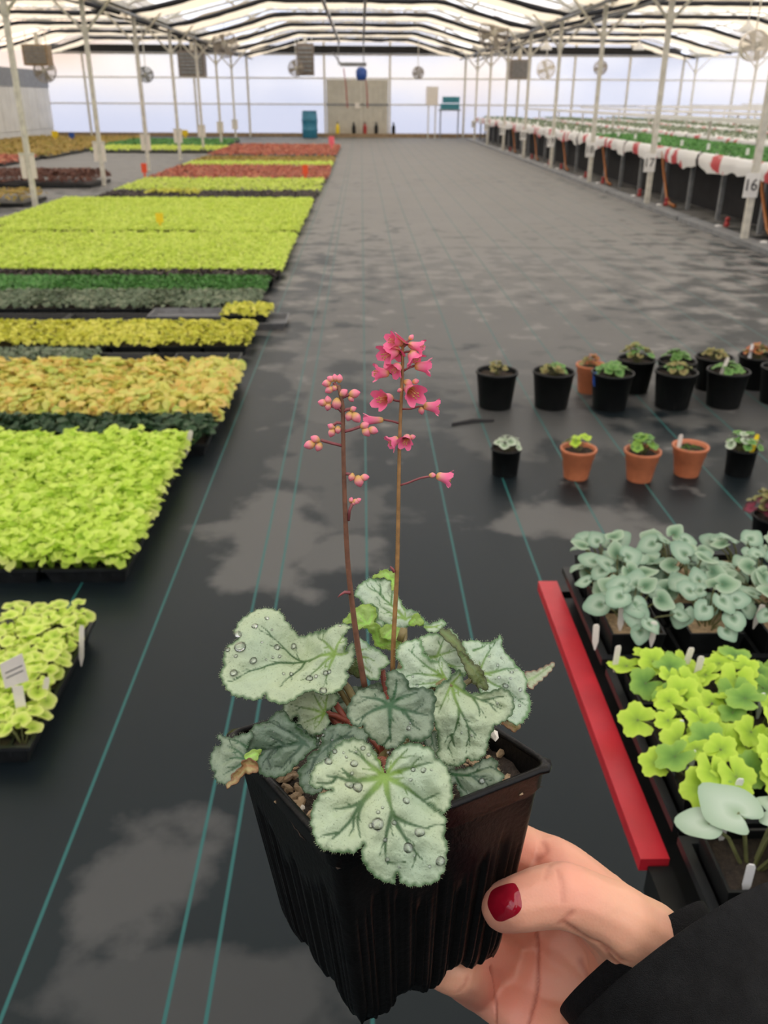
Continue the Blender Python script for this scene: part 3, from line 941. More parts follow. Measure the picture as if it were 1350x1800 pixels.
# ------------------------------------------------------------------ pots on the floor
def round_pot(name, loc, rt, rb, h, m, label, cat='pot', rim=True, group=None):
    t = thing(name, label, cat, loc, RND.uniform(0, 6), group)
    rw = rt*.06
    if m is M['terracotta']:
        prof = [(rb, 0), (rb*1.02, .004), (rt*.86, h*.66), (rt*.90, h*.68), (rt*.93, h*.86), (rt*1.0, h*.90), (rt*1.02, h*.985), (rt, h), (rt*.94, h), (rt*.90, h*.96), (rt*.80, h*.78)]
    else:
        prof = [(rb, 0), (rb*1.02, .004), (rt*.965, h*.93), (rt*1.01, h*.93), (rt*1.02, h*.985), (rt*1.0, h), (rt*.955, h), (rt*.94, h*.96), (rt*.90, h*.80)]
    MB().lathe(prof, 32, closed=True).build('body', m, t, smooth=True, local=True)
    bt = MB().lathe([(0.0, .003), (rb, .003)], 24); bt.build('bottom', m, t, local=True)
    zs = h*.86
    vs, fs = [V((0, 0, zs+.006))], []
    rg = random.Random(int(loc[0]*1000))
    for i in range(1, 5):
        for k in range(20):
            q = 2*PI*k/20; r = rt*.91*i/4
            vs.append(V((r*math.cos(q), r*math.sin(q), zs+rg.uniform(-.004, .005))))
    for k in range(20): fs.append((0, 1+k, 1+(k+1) % 20))
    for i in range(3):
        for k in range(20): fs.append((1+i*20+k, 1+(i+1)*20+k, 1+(i+1)*20+(k+1) % 20, 1+i*20+(k+1) % 20))
    MB().add(vs, fs).build('soil', M['soil'], t, local=True)
    return t, zs


def gallon(px, py, label, plant, n=9, spread=.05, h=.07, size=.03, rgs=1, scale=1.0):
    p = G(px, py, 0)
    t, zs = round_pot('nursery_pot', (p.x, p.y, 0), .104*scale, .080*scale, .185*scale, M['black_plastic'], label, 'pot')
    rosette(t, plant, int(n*1.3), spread*1.15, h, size, zs+.004, random.Random(rgs), .7)
    return t, zs


gallon(870, 714, 'black nursery pot with a brown dry stub, aisle end of the pot row', ['dry'], 8, .04, .06, .018, 1)
gallon(968, 714, 'black nursery pot full of yellowing leaves, second pot of the rear row', ['dry', 'green'], 14, .055, .05, .022, 2)
t, zs = gallon(1070, 716, 'black nursery pot of green leaves standing in front of a terracotta pot', ['green'], 16, .065, .06, .028, 3)
gallon(1180, 714, 'black nursery pot with green leaves and a trailing dry stem', ['green', 'dry'], 14, .06, .06, .024, 4)
tA, zA = gallon(1270, 712, 'black nursery pot with a leaning white tag and green leaves', ['green'], 14, .06, .055, .024, 5)
gallon(1364, 706, 'black nursery pot cut by the right edge of the picture', ['green'], 10, .05, .06, .024, 6)
gallon(1112, 686, 'black nursery pot of tall grey green leaves behind another black pot', ['green', 'dry'], 14, .065, .09, .026, 7, .95)
gallon(1182, 690, 'black nursery pot with dark green leaves, half hidden behind the trailing dry stem', ['green'], 14, .055, .07, .026, 8, .95)
gallon(1247, 682, 'black nursery pot with a brown top, in the farther row of pots', ['dry'], 12, .05, .05, .022, 9, .95)
tB, zB = gallon(1322, 680, 'black nursery pot with straw coloured leaves and a white tag', ['dry', 'orange'], 14, .055, .07, .024, 10, .95)
p = G(1034, 688, 0)
t, zs = round_pot('terracotta_pot', (p.x, p.y, 0), .078, .055, .15, M['terracotta'], 'terracotta pot mostly hidden behind a black pot of green leaves', 'pot')
rosette(t, ['orange', 'dry'], 10, .045, .06, .024, zs, random.Random(11), .7)
p = tA.location; plant_tag((p.x-.05, p.y-.03, zA), .1, .25, .02, .10, M['ivory_tag'], 'white tag leaning in the black pot of the rear row')
p = tB.location; plant_tag((p.x-.055, p.y-.02, zB), .1, .05, .018, .09, M['white_plastic'], 'white tag in the pot of straw coloured leaves')
p = G(1046, 668, .15); plant_tag((p.x, p.y, .14), .1, .0, .024, .05, M['blue'], 'small blue tag beside the hidden terracotta pot')

def small_pot(px, py, kind, label, plant, n, spread, h, size, rgs):
    p = G(px, py, 0)
    if kind == 't':
        t, zs = round_pot('terracotta_pot', (p.x, p.y, 0), .073, .049, .128, M['terracotta'], label, 'pot')
    else:
        t, zs = round_pot('nursery_pot', (p.x, p.y, 0), .062, .052, .115, M['black_plastic'], label, 'pot')
    if n: rosette(t, plant, n, spread, h, size, zs+.003, random.Random(rgs), .8)
    return t, zs


small_pot(887, 832, 'b', 'small black pot of pale grey leaves, nearest the aisle', ['grey'], 14, .055, .055, .020, 21)
t, zs = small_pot(1012, 838, 't', 'terracotta pot with a few upright lime leaves', ['lime'], 6, .05, .07, .022, 22)
t, zs = small_pot(1123, 842, 't', 'terracotta pot with a bushy green plant', ['green', 'limeg'], 18, .055, .07, .024, 23)
t, zs = small_pot(1206, 833, 't', 'terracotta pot showing bare soil and one white tag', ['green'], 0, .02, .02, .01, 24)
mo = MB()
rg = random.Random(4)
for k in range(60):
    a, r = rg.uniform(0, 6.28), .045*math.sqrt(rg.random())
    mo.tube([(r*math.cos(a), r*math.sin(a), zs), (r*math.cos(a)+rg.uniform(-.004, .004), r*math.sin(a)+rg.uniform(-.004, .004), zs+rg.uniform(.003, .010))], .0018, 4)
mo.build('moss', L['limegreen_lobed'], t, local=True, kind='stuff')
pp = t.location; plant_tag((pp.x-.05, pp.y, .10), .1, .05, .018, .075, M['ivory_tag'], 'white tag in the terracotta pot of bare soil')
t, zs = small_pot(1297, 832, 'b', 'small black pot of variegated leaves with a yellow tag', ['grey', 'green'], 20, .075, .07, .022, 25)
pp = t.location; plant_tag((pp.x+.03, pp.y-.02, .10), .1, .15, .02, .08, M['yellow'], 'yellow tag among the variegated leaves')
# dark heuchera at the right edge
p = G(1352, 958, 0)
t, zs = round_pot('nursery_pot', (p.x, p.y, 0), .075, .058, .115, M['black_plastic'], 'black pot of burgundy and brown leaves at the right edge, behind the red-edged bench', 'pot')
rosette(t, ['burg', 'dry', 'burg'], 22, .085, .10, .032, zs, random.Random(31), .9, 'stalk_red')
plant_tag((p.x-.01, p.y-.04, .17), .1, .05, .018, .07, M['white_plastic'], 'white tag in the pot of burgundy leaves')
# a dark floor stain beside the pots, shaped as a thin strap
st = MB()
q0, q1 = G(795, 748), G(868, 741)
st.box((0, 0, 0), (.001, .001, .001))
s0 = MB(); s0.tube([q0+V((0, 0, .004)), (q0+q1)/2+V((0, .02, .004)), q1+V((0, 0, .004))], [.008, .014, .008], 6)
tag(s0.build('dark_stain', M['black_cloth'], None, smooth=True), 'dark stain lying on the floor before the first black pot', 'stain')

# ------------------------------------------------------------------ red-edged bench on the right
BZ = .70
bx0, bx1, by0, by1 = .280, 1.50, -.35, 1.205
t = thing('plant_bench', 'bench with a bright red steel edge carrying flats of young plants', 'bench', (bx0, by1, 0))
MB().box((bx0+.03, by0+.03, BZ-.03), (bx1-.03, by1-.03, BZ-.012)).build('deck', M['black_plastic'], t)
MB().box((bx0, .64, BZ-.014), (bx0+.030, by1, BZ+.002)).build('red_rail', M['red_paint'], t)
MB().box((bx0+.008, by0, BZ-.04), (bx0+.032, .638, BZ-.006)).build('side_rail', M['black_plastic'], t)
MB().box((bx1-.034, by0, BZ-.045), (bx1, by1, BZ+.012)).build('red_rail', M['red_paint'], t)
MB().box((bx0+.034, by1-.02, BZ-.045), (bx1-.034, by1, BZ-.006)).build('end_rail', M['black_plastic'], t)
MB().box((bx0+.034, by0, BZ-.045), (bx1-.034, by0+.02, BZ-.006)).build('end_rail', M['black_plastic'], t)
for yy in (.0, .55):
    MB().box((1.02, yy, .03), (1.08, yy+.06, BZ-.03)).build('leg', M['galv_dark'], t)
    MB().box((.86, yy-.01, 0), (1.24, yy+.07, .03)).build('foot', M['galv_dark'], t)


def deck_tray(x0, x1, y0, y1, label, nx=1, ny=1):
    h = .045
    o = link('carry_flat', tray_mesh(x1-x0, y1-y0, h, 'carry_flat', M['tray_plastic'], (nx, ny)), loc=((x0+x1)/2, (y0+y1)/2, BZ-.012))
    return tag(o, label, 'tray')


deck_tray(.314, .854, .945, 1.195, 'black carry flat full of silver cyclamen pots', 5, 3)
deck_tray(.314, .505, .655, .925, 'black carry flat of lime plants beside the red edge', 2, 3)
deck_tray(.512, .800, .655, .925, 'black carry flat of lime plants against the right edge of the picture', 3, 3)
deck_tray(.314, .700, .355, .640, 'black carry flat of pale heart-leaved plants under the sleeve', 3, 3)
deck_tray(.862, 1.40, .945, 1.195, 'black carry flat of amber plants at the far right of the bench', 5, 3)


def square_pot(name, x, y, s, h, label, cat, group, rz=0.0):
    t = thing(name, label, cat, (x, y, BZ), rz, group)
    mb = MB()
    lv = [(-.5*.8, 0), (-.5, h), (-.5*.92, h), (-.5*.85, h*.84)]
    vs = []
    for q, z in lv:
        q = abs(q)*s
        vs += [(-q, -q, z), (q, -q, z), (q, q, z), (-q, q, z)]
    fs = [(3, 2, 1, 0)]
    for r in range(3):
        for k in range(4): fs.append((r*4+k, r*4+(k+1) % 4, (r+1)*4+(k+1) % 4, (r+1)*4+k))
    mb.add(vs, fs).build('pot', M['black_plastic'], t, local=True)
    q = s*.44
    MB().add([(-q, -q, h*.86), (q, -q, h*.86), (q, q, h*.86), (-q, q, h*.86), (0, 0, h*.90)], [(0, 1, 4), (1, 2, 4), (2, 3, 4), (3, 0, 4)]).build('soil', M['bark'] if name == 'potted_cyclamen' else M['soil'], t, local=True)
    return t, h*.88


CW = ['first', 'second', 'third', 'fourth', 'fifth']
rg = random.Random(12)
for j in range(3):
    for i in range(4):
        x = .314+.048+i*.104; y = .945+.045+j*.075
        t, zs = square_pot('potted_cyclamen', x, y, .072, .065, 'silver heart-leaved cyclamen, %s from the red edge in the %s row' % (CW[i], ['front', 'middle', 'rear'][j]), 'plant', 'silver cyclamen on the bench')
        rosette(t, ['silver'], 16, .057, .060 if j < 2 else .05, .0190, zs, rg, .7, 'stalk', .55, .6, .45)
TG = [(1075, 1055), (1130, 1080), (1030, 1085), (1065, 1122), (1188, 1125), (1208, 1140), (1275, 1010), (1314, 1050)]
for k, (px, py) in enumerate(sorted(TG)):
    p = G(px, py+10, .79)
    plant_tag((p.x+.012, p.y-.01, .768), rg.uniform(-.3, .3), rg.uniform(-.1, .2), .008, .026, M['ivory_tag'], 'small white tag among the silver cyclamen, %s from the red edge' % WORDS[k], 'tags in the cyclamen flat')
LP = ['front', 'middle', 'rear']
for j in range(3):
    for i in range(4):
        x = (.314+.046+i*.088) if i < 2 else (.512+.05+(i-2)*.09); y = .655+.045+j*.078
        t, zs = square_pot('potted_coral_bell', x, y, .068, .055, 'lime lobed-leaf plant, %s row, %s from the red edge' % (LP[j], CW[i]), 'plant', 'lime plants on the bench')
        rosette(t, ['lime', 'lime', 'limeg'], 11, .052, .040, .021, zs, rg, .6, 'stalk', .45, .6, .35)
TG = [(1208, 1225), (1105, 1278), (1228, 1292), (1197, 1330), (1287, 1380), (1165, 1400), (1256, 1445), (1333, 1228), (1342, 1345), (1153, 1535)]
for k, (px, py) in enumerate(sorted(TG)):
    p = G(px+3, py+14, .765)
    plant_tag((max(p.x, .345), p.y, .758), rg.uniform(-.3, .3), rg.uniform(-.1, .2), .0075, .026, M['white_plastic'], 'small white tag among the lime bench plants, %s from the red edge' % WORDS[k], 'tags in the lime flats')
# pale heart-leaved plants at the front of the bench
for k, (x, y, n) in enumerate(((.362, .585, 7), (.455, .575, 9), (.555, .585, 8), (.37, .475, 8), (.48, .47, 8), (.59, .48, 7))):
    t, zs = square_pot('potted_heartleaf', x, y, .075, .06, 'plant with large pale heart-shaped leaves, %s' % ['at the red edge behind the others', 'in the middle behind the others', 'at the right behind the others', 'at the red edge under the wrist', 'in the middle under the sleeve', 'at the right under the sleeve'][k], 'plant', 'pale heart-leaved plants')
    rosette(t, ['pale'], n, .052, .060, .030, zs, rg, .55, 'stalk', .3)
for k, x in enumerate((.92, 1.02, 1.12)):
    for j in range(2):
        t, zs = square_pot('potted_coral_bell', x-.30 if k == 0 and j == 1 else x, 1.15 if j else 1.0, .07, .06, 'amber-leaved plant on the bench, %s %s' % (CW[k], 'rear' if j else 'front'), 'plant', 'amber plants on the bench') if not (k == 0 and j == 1) else square_pot('potted_coral_bell', .80, 1.150, .07, .06, 'amber and red leaved plant beside the silver cyclamen at the right edge', 'plant', 'amber plants on the bench')
        rosette(t, ['orange'], 12, .05, .065, .02, zs, rg, .8, 'stalk_red', .3)

# ------------------------------------------------------------------ benches with white drapes on the right
drape_m, n, l, b = newmat('printed_drape')
tc = n.new('ShaderNodeTexCoord')
no = n.new('ShaderNodeTexNoise'); no.inputs['Scale'].default_value = 2.6; no.inputs['Detail'].default_value = 3
l.new(tc.outputs['Object'], no.inputs['Vector'])
rp = n.new('ShaderNodeValToRGB'); rp.color_ramp.interpolation = 'CONSTANT'
rp.color_ramp.elements[0].color = (.74, .74, .74, 1); rp.color_ramp.elements[1].position = .565; rp.color_ramp.elements[1].color = (.52, .05, .06, 1)
l.new(no.outputs['Fac'], rp.inputs['Fac']); l.new(rp.outputs['Color'], b.inputs['Base Color'])
b.inputs['Roughness'].default_value = .5

BXS = [(4.50, 6.15), (6.75, 8.4), (9.0, 10.65), (11.2, 12.6), (13.2, 14.8), (15.4, 17.0)]
BN = ['along the aisle', 'in the second line from the aisle', 'in the third line from the aisle', 'in the fourth line from the aisle', 'in the fifth line from the aisle', 'in the sixth line from the aisle']
fol_bench = [leaf_cloud('bench_foliage', 1.3, 3.2, .0, .06, .06, 2300, 300+i, F['green']) for i in range(2)]
fol_sparse = [leaf_cloud('sparse_foliage', 1.3, 3.2, .0, .09, .07, 420, 340+i, F['greygreen']) for i in range(2)]
for r, (x0, x1) in enumerate(BXS):
    for k in range(8):
        y0, y1 = POST_Y0-.9+STEP*k, POST_Y0-.9+STEP*(k+1)-.08
        if r > 0 and y1 < 10+r*2.2: continue
        z = .74
        t = thing('draped_bench', 'white draped growing bench %s, %s from the near end' % (BN[r], ORD[k]), 'bench', (x0, y0, 0), 0, 'draped benches')
        MB().box((x0+.02, y0, z-.05), (x1, y1, z-.02)).build('top', M['galv_dark'], t)
        for yy in (y0+.5, y0+1.6, y0+2.9):
            if r == 0 or yy < y0+1:
                MB().box((x0+.10, yy, 0), (x0+.15, yy+.05, z-.05)).build('leg', M['galv_dark'], t)
            if r == 0: MB().box((x1-.15, yy, 0), (x1-.10, yy+.05, z-.05)).build('leg', M['galv_dark'], t)
        # drape: hangs over the aisle edge in shallow swags, runs over the top
        mb = MB(); nn = 28 if r == 0 else 10
        vs, fs = [], []
        sd = r*31+k*7
        for i in range(nn+1):
            q = i/nn; y = y0+(y1-y0)*q
            sag = .10+.07*abs(math.sin(q*PI*2+sd))+.09*noise.noise((sd, y*1.3, 0))+.05*noise.noise((sd, y*4, 5))
            w = .045*noise.noise((y*3, sd, 2))
            prof = [(x0-.03+w*1.5, z-sag), (x0-.045+w, z-sag*.4), (x0-.03, z+.02+w*.5), (x0+.02, z+.045), (x0+.16, z+.02), (x0+.25, z-.012)]
            vs += [(px, y, pz) for px, pz in prof]
        for i in range(nn):
            for j in range(5): fs.append((i*6+j, (i+1)*6+j, (i+1)*6+j+1, i*6+j+1))
        mb.add(vs, fs).build('drape', drape_m, t, smooth=True)
        MB().box((x0+.2, y0, z-.02), (x1, y1, z-.008)).build('liner', M['white_plastic'], t)
        # plants on it
        f = link('foliage', (fol_bench if r == 0 and k < 3 else fol_sparse)[(r+k) % 2], None, kind='stuff', loc=((x0+x1)/2+.06, (y0+y1)/2, z-.005))
        f.name = 'seedling_carpet'
        tag(f, '%s seedlings on the draped bench %s, %s from the near end' % ('fresh green' if r == 0 and k < 3 else 'sparse pale', BN[r], ORD[k]), 'seedlings')
        if r == 0:
            for q in range(3):
                plant_tag((x0+.32, y0+.6+q*1.1, z+.0), .3, 0, .05, .13, M['white_plastic'], 'white tag on the %s aisle bench, %s of three' % (ORD[k], WORDS[q]), 'tags on the aisle benches')
        if r == 0 and k < 6:
            h = MB().tube([(x0-.02, y0+1.5, z-.02), (x0+.03, y0+1.52, z-.25), (x0+.06, y0+1.45, .3), (x0+.05, y0+1.25, .10), (x0+.02, y0+1.0, .035), (x0+.0, y0+.7, .03)], .022, 8)
            tag(h.build('water_hose', M['hose'], None, smooth=True), 'orange hose hanging from the aisle bench, %s from the near end' % ORD[k], 'hose')
            for q in range(2):
                vv = thing('valve', 'red valve at the bench foot below the %s hose, %s one' % (WORDS[k], 'nearer' if q == 0 else 'farther'), 'valve', (4.30, y0+.5+q*1.3, .07), 0, 'valves along the bench foot')
                MB().lathe([(.03, -.01), (.035, .02), (.02, .05), (.03, .08), (.012, .10)], 10).build('body', M['red_fitting'], vv, local=True)
                MB().lathe([(.0, -.03), (.04, -.03), (.045, .0), (.0, .01)], 10, base=(-.07, .06, 0)).build('cap', M['white_plastic'], vv, local=True)
# base rail at the foot of the posts
for k in range(9):
    y0 = 4.5+STEP*k
    o = MB().box((4.06, y0+.05, 0), (4.26, y0+STEP-.02, .055)).build('trim_%d' % ti, M['galv_dark'], kind='structure'); ti += 1
# black upright sheet under the benches along the aisle
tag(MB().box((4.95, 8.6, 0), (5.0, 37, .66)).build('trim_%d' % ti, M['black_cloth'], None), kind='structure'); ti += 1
# long white gutters held above the benches
for i, (x, z) in enumerate(((6.45, 1.06), (8.70, 1.10), (10.93, 1.16), (13.05, 1.2), (15.1, 1.24))):
    t = thing('growing_gutter', 'long white gutter raised over the benches, %s from the aisle' % ORD[i].replace('nearest', 'first'), 'gutter', (x, 15, z), 0, 'white gutters')
    MB().box((x-.07, 13+i, z), (x+.07, 37.5, z+.07)).build('channel', M['white_plastic'], t)
    g = MB()
    for q in range(7): MB().box((x-.02, 14+i+q*3.4, 0), (x+.02, 14.04+i+q*3.4, z)).build('stand', M['galv'], t)

# ------------------------------------------------------------------ fans, heaters, boom, barrel
def fan(px, py, Y, r, label, m='fan_cage', drop=.6):
    d = ray(px, py); p = CAM+d*(Y/d.y)
    t = thing('circulation_fan', label, 'fan', p, 0, 'circulation fans')
    hub = MB().lathe([(0, -.10), (r*.22, -.10), (r*.25, .08), (0, .10)], 16, M=Matrix.Rotation(PI/2, 4, 'X')); hub.build('motor', M['galv'], t, local=True, smooth=False)
    cg = MB()
    for k in range(7):
        rr = r*(.35+.65*k/6)
        y = -.10*(1-(rr/r)**2)-.02
        cg.tube([(rr*math.cos(2*PI*q/24), y, rr*math.sin(2*PI*q/24)) for q in range(25)], .008, 5, cap=False)
    for k in range(12):
        a = 2*PI*k/12
        cg.tube([(r*.2*math.cos(a), -.12, r*.2*math.sin(a)), (r*math.cos(a), -.02, r*math.sin(a)), (r*math.cos(a), .12, r*math.sin(a))], .007, 5)
    cg.build('cage', M[m], t, local=True, kind='stuff')
    MB().lathe([(r, -.03), (r*1.03, 0), (r*1.03, .10), (r, .14), (r*.96, .10), (r*.96, 0), (r, -.03)], 28, M=Matrix.Rotation(-PI/2, 4, 'X'), closed=True).build('shroud', M[m], t, local=True, smooth=True)
    for k in range(4):
        a = PI/2*k+.4
        u, w = V((math.cos(a), 0, math.sin(a))), V((-math.sin(a), 0, math.cos(a)))
        b = MB().add([u*r*.2+w*r*.12+V((0, .04, 0)), u*r*.2-w*r*.12+V((0, -.01, 0)), u*r*.9-w*r*.28+V((0, -.01, 0)), u*r*.92+w*r*.22+V((0, .05, 0))], [(0, 1, 2, 3)])
        b.build('blade', M['galv'], t, local=True)
    top = roof_z(p.x)-.0-p.z
    MB().tube([(0, .05, r), (0, .05, max(r+.05, top))], .014, 6).build('hanger', M['galv'], t, local=True)
    return t


fan(868, 58, 24, .36, 'round caged fan hanging over the right posts, largest of the fans')
fan(960, 122, 33, .30, 'round caged fan before the far wall, right of the posts', 'ivory_tag')
fan(735, 128, 34, .20, 'small round fan hanging in the far right half of the aisle')
fan(1010+46, 35+84, 33, .22, 'small round fan hanging over the far benches')
fan(1327, 80, 17, .24, 'pale round fan cut by the right edge under the roof', 'ivory_tag')
fan(78, 124, 33, .36, 'brown round fan in front of the dark band of the side wall')
fan(395, 77, 27, .33, 'round fan under the roof beside the left posts')
fan(256, 131, 30, .22, 'small dark fan hanging left of the aisle', 'galv_dark')
fan(520, 120, 36, .28, 'round fan fixed beside the far brown heater')


def heater(px, py, Y, w, h, label, m='brown_metal'):
    d = ray(px, py); p = CAM+d*(Y/d.y)
    t = thing('unit_heater', label, 'heater', p, 0, 'heaters under the roof')
    MB().box((-w/2, -.25, -h/2), (w/2, .25, h/2)).build('body', M[m], t, local=True)
    for k in range(6):
        z = -h*.38+k*h*.14
        MB().box((-w*.42, -.28, z), (w*.42, -.25, z+h*.07)).build('louvre', M['galv_dark'], t, local=True)
    for s in (-1, 1): MB().tube([(s*w*.4, 0, h/2), (s*w*.4, 0, max(h/2+.1, roof_z(p.x)-.1-p.z))], .015, 6).build('hanger', M['galv'], t, local=True)
    MB().tube([(0, .1, h/2), (0, .1, h/2+.35)], .07, 10).build('flue', M['galv'], t, local=True)


heater(537, 105, 36.5, .62, 1.05, 'dark brown box heater hanging before the far wall by the aisle')
heater(913, 122, 35, .75, .62, 'brown box heater behind the right posts', )
heater(338, 112, 34, .9, .8, 'brown box heater between the left posts')
# big tan box at the top left
heater(66, 97, 32, .8, .6, 'tan box heater over the side wall', 'wood')
# irrigation boom: rails along the aisle roof and a trolley
for i, x in enumerate((-.80, .10)):
    t = thing('boom_rail', 'dark steel rail under the aisle roof, %s of the two' % ('left' if i == 0 else 'right'), 'rail', (x, 10, 3.28), 0, 'boom rails')
    MB().box((x-.03, 2, 3.26), (x+.03, 37, 3.32)).build('rail', M['galv_dark'], t)
    for k in range(10):
        yy = POST_Y0-5+STEP*k
        MB().tube([(x, yy, 3.3), (x, yy, roof_z(x)-.08)], .012, 5).build('hanger', M['galv'], t)
t = thing('irrigation_boom', 'hanging watering trolley with a blue motor before the far door', 'boom', (-.25, 35, 2.5))
MB().box((-.75, 34.9, 2.46), (.2, 35.1, 2.58)).build('carriage', M['galv_dark'], t)
MB().tube([(-1.0, 35, 2.90), (-.70, 35, 2.5)], .03, 6).build('arm', M['galv_dark'], t)
for x in (-.8, .10): MB().tube([(x, 35, 2.5), (x, 35, 3.28)], .02, 6).build('hanger', M['galv_dark'], t)
mo_ = MB().lathe([(0, -.22), (.16, -.2), (.2, -.05), (.2, .1), (.12, .2), (0, .22)], 14, base=(.02, 34.85, 2.22)); mo_.build('motor', M['blue'], t, smooth=True)
for x in (-.62, .12): MB().tube([(x, 34.9, 2.4), (x+.08, 34.9, 1.8), (x+.12, 34.9, 1.1)], .018, 5).build('cable', M['red_fitting'], t)
# service pipes along the post lines
for i, (x, z) in enumerate(((3.85, 2.80), (4.45, 2.75), (-4.2, 2.78))):
    tag(MB().tube([(x, 6, z), (x, 37.8, z)], .028, 8).build('service_pipe', M['galv_dark'], None), 'grey pipe running the length of the house, %s' % ['on the aisle side of the right posts', 'on the bench side of the right posts', 'by the left posts'][i], 'pipe')
# blue barrel
t = thing('barrel', 'blue plastic barrel standing beside the far door', 'barrel', (-2.02, 37.3, 0))
MB().lathe([(.27, 0), (.29, .03), (.30, .25), (.315, .28), (.315, .31), (.30, .34), (.30, .60), (.315, .63), (.315, .66), (.30, .69), (.29, .90), (.26, .95)], 28).build('body', M['barrel'], t, smooth=True, local=True)
MB().lathe([(.27, .94), (.285, .95), (.285, .98), (.25, .98), (.25, .955), (0, .955)], 28).build('lid', M['barrel'], t, local=True)
# control boxes on a stand at the right end of the far wall
t = thing('control_cabinet', 'cream control box on a stand before the far wall', 'cabinet', (2.85, 37.6, 0))
MB().box((2.55, 37.45, 1.2), (3.0, 37.75, 1.85)).build('box', M['ivory_tag'], t)
for x in (2.62, 2.9): MB().box((x, 37.55, 0), (x+.05, 37.6, 1.2)).build('leg', M['galv'], t)
t = thing('pump_unit', 'teal pump unit on a stand by the right posts', 'pump', (3.5, 37.6, 0))
MB().box((3.12, 37.4, 1.05), (3.85, 37.75, 1.25)).build('lower_case', M['teal'], t)
MB().box((3.2, 37.42, 1.28), (3.85, 37.72, 1.5)).build('upper_case', M['teal'], t)
MB().box((3.05, 37.38, 1.0), (3.9, 37.78, 1.05)).build('shelf', M['galv_dark'], t)
for x in (3.1, 3.8): MB().box((x, 37.5, 0), (x+.05, 37.55, 1.0)).build('leg', M['galv_dark'], t)
# clutter along the foot of the door
rg = random.Random(5)
for k, (x, m_, lb) in enumerate(((-.95, 'yellow', 'small yellow bottle at the foot of the far door'), (-.3, 'black_plastic', 'black bottle left of the door middle'), (.15, 'red_fitting', 'dark red bottle at the middle of the far door'), (.6, 'black_plastic', 'black bottle at the right half of the far door'), (1.3, 'black_plastic', 'black jug beside the right door jamb'))):
    t = thing('bottle', lb, 'bottle', (x, 38.2, .0), 0, 'bottles along the far door')
    MB().lathe([(.07, .14), (.075, .16), (.075, .40), (.03, .48), (.03, .52)], 12).build('body', M[m_], t, local=True)
    MB().lathe([(.035, .52), (.035, .56)], 10).build('cap', M['black_plastic'], t, local=True)
tag(MB().box((-1.6, 38.05, 0), (3.9, 38.42, .14)).build('step_board', M['wood'], None), 'wooden step board running under the far door', 'step')
# lamps hanging over the benches
for i, (px, py, Y) in enumerate(((960, 82, 27), (1123, 82, 27), (1314, 48, 20))):
    d = ray(px, py); p = CAM+d*(Y/d.y)
    t = thing('hanging_lamp', 'white enamel lamp hanging over the benches, %s from the aisle' % ['first', 'second', 'third'][i], 'lamp', p, 0, 'lamps over the benches')
    MB().lathe([(.16, -.08), (.15, -.02), (.06, .06), (.03, .12)], 16, closed=True).build('shade', M['white_plastic'], t, local=True, smooth=True)
    MB().tube([(0, 0, .1), (0, 0, max(.2, roof_z(p.x)-.1-p.z))], .01, 5).build('hanger', M['galv'], t, local=True)

# ------------------------------------------------------------------ the held plant: pot
PC = V((.0065, .258, 1.178))
PS, PH, PT = .0445, .087, .728
_a = V((-.1567, -.1301, -1.0438))
PR = Matrix.Rotation(_a.length, 3, _a.normalized())
hero = thing('potted_heuchera', 'silver-leaved heuchera with two pink flower stems in a square black pot held in the hand', 'plant', PC-PR @ V((0, 0, PH)))


def pl(x, y, z): return PC + PR @ V((x, y, z))


def rounded_square(n, rad):
    """unit square outline (half side 1), corners rounded; returns (x, y, nx, ny, u, side)"""
    out = []
    per = n//4
    for sd in range(4):
        for k in range(per):
            q = -1+2*k/per
            x, y = 1.0, q
            e = 1-rad
            nx, ny = 1.0, 0.0
            if abs(q) > e:
                t = (abs(q)-e)/rad*PI/4
                sg = 1 if q > 0 else -1
                x = e+rad*math.cos(t); y = sg*(e+rad*math.sin(t)); nx, ny = math.cos(t), sg*math.sin(t)
            c, s = [(1, 0), (0, 1), (-1, 0), (0, -1)][sd]
            out.append((x*c-y*s, x*s+y*c, nx*c-ny*s, nx*s+ny*c, q, sd))
    return out


RS = rounded_square(480, .14)
NP_ = len(RS)
levels = [0, .012, .03, .10, .115, .13, .16, .2, .24, .28, .32, .36, .4, .45, .5, .55, .6, .65, .7, .75, .8, .85, .9, .94, .97, 1.0]
vs, fs = [], []


def pot_ring(v, inner=False):
    hs = PS*(1-(1-PT)*v)
    ring = []
    for (x, y, nx, ny, q, sd) in RS:
        off = 0.0
        if v < .02: off = .0012 if not inner else 0
        elif v < .11: off = .0004
        else: off = -.0006
        c = abs(q)
        start = .26+.10*abs(math.sin(q*5+sd))+(.08 if c < .3 else 0)
        amp = min(1, max(0, (v-start)/.05))*(1 if c < .80 else max(0, (.9-c)/.1))
        fl = max(0.0, math.cos(q*PI*9.0))**.6 if math.cos(q*PI*9.0) > 0 else 0.0
        off -= .0013*amp*fl
        off -= .0006*amp*max(0, math.cos(q*PI*26))
        z = -PH*v
        if v > .86:
            sc = .5+.5*math.cos(q*PI*3.0)
            z += (v-.86)/.14*.0055*(1-sc)*(1 if c < .85 else max(0, (1-c)/.15))
            off -= .0016*((v-.9)/.1 if v > .9 else 0)**2
        if inner: off -= .0011
        ring.append(pl(x*hs+nx*off, y*hs+ny*off, z))
    return ring


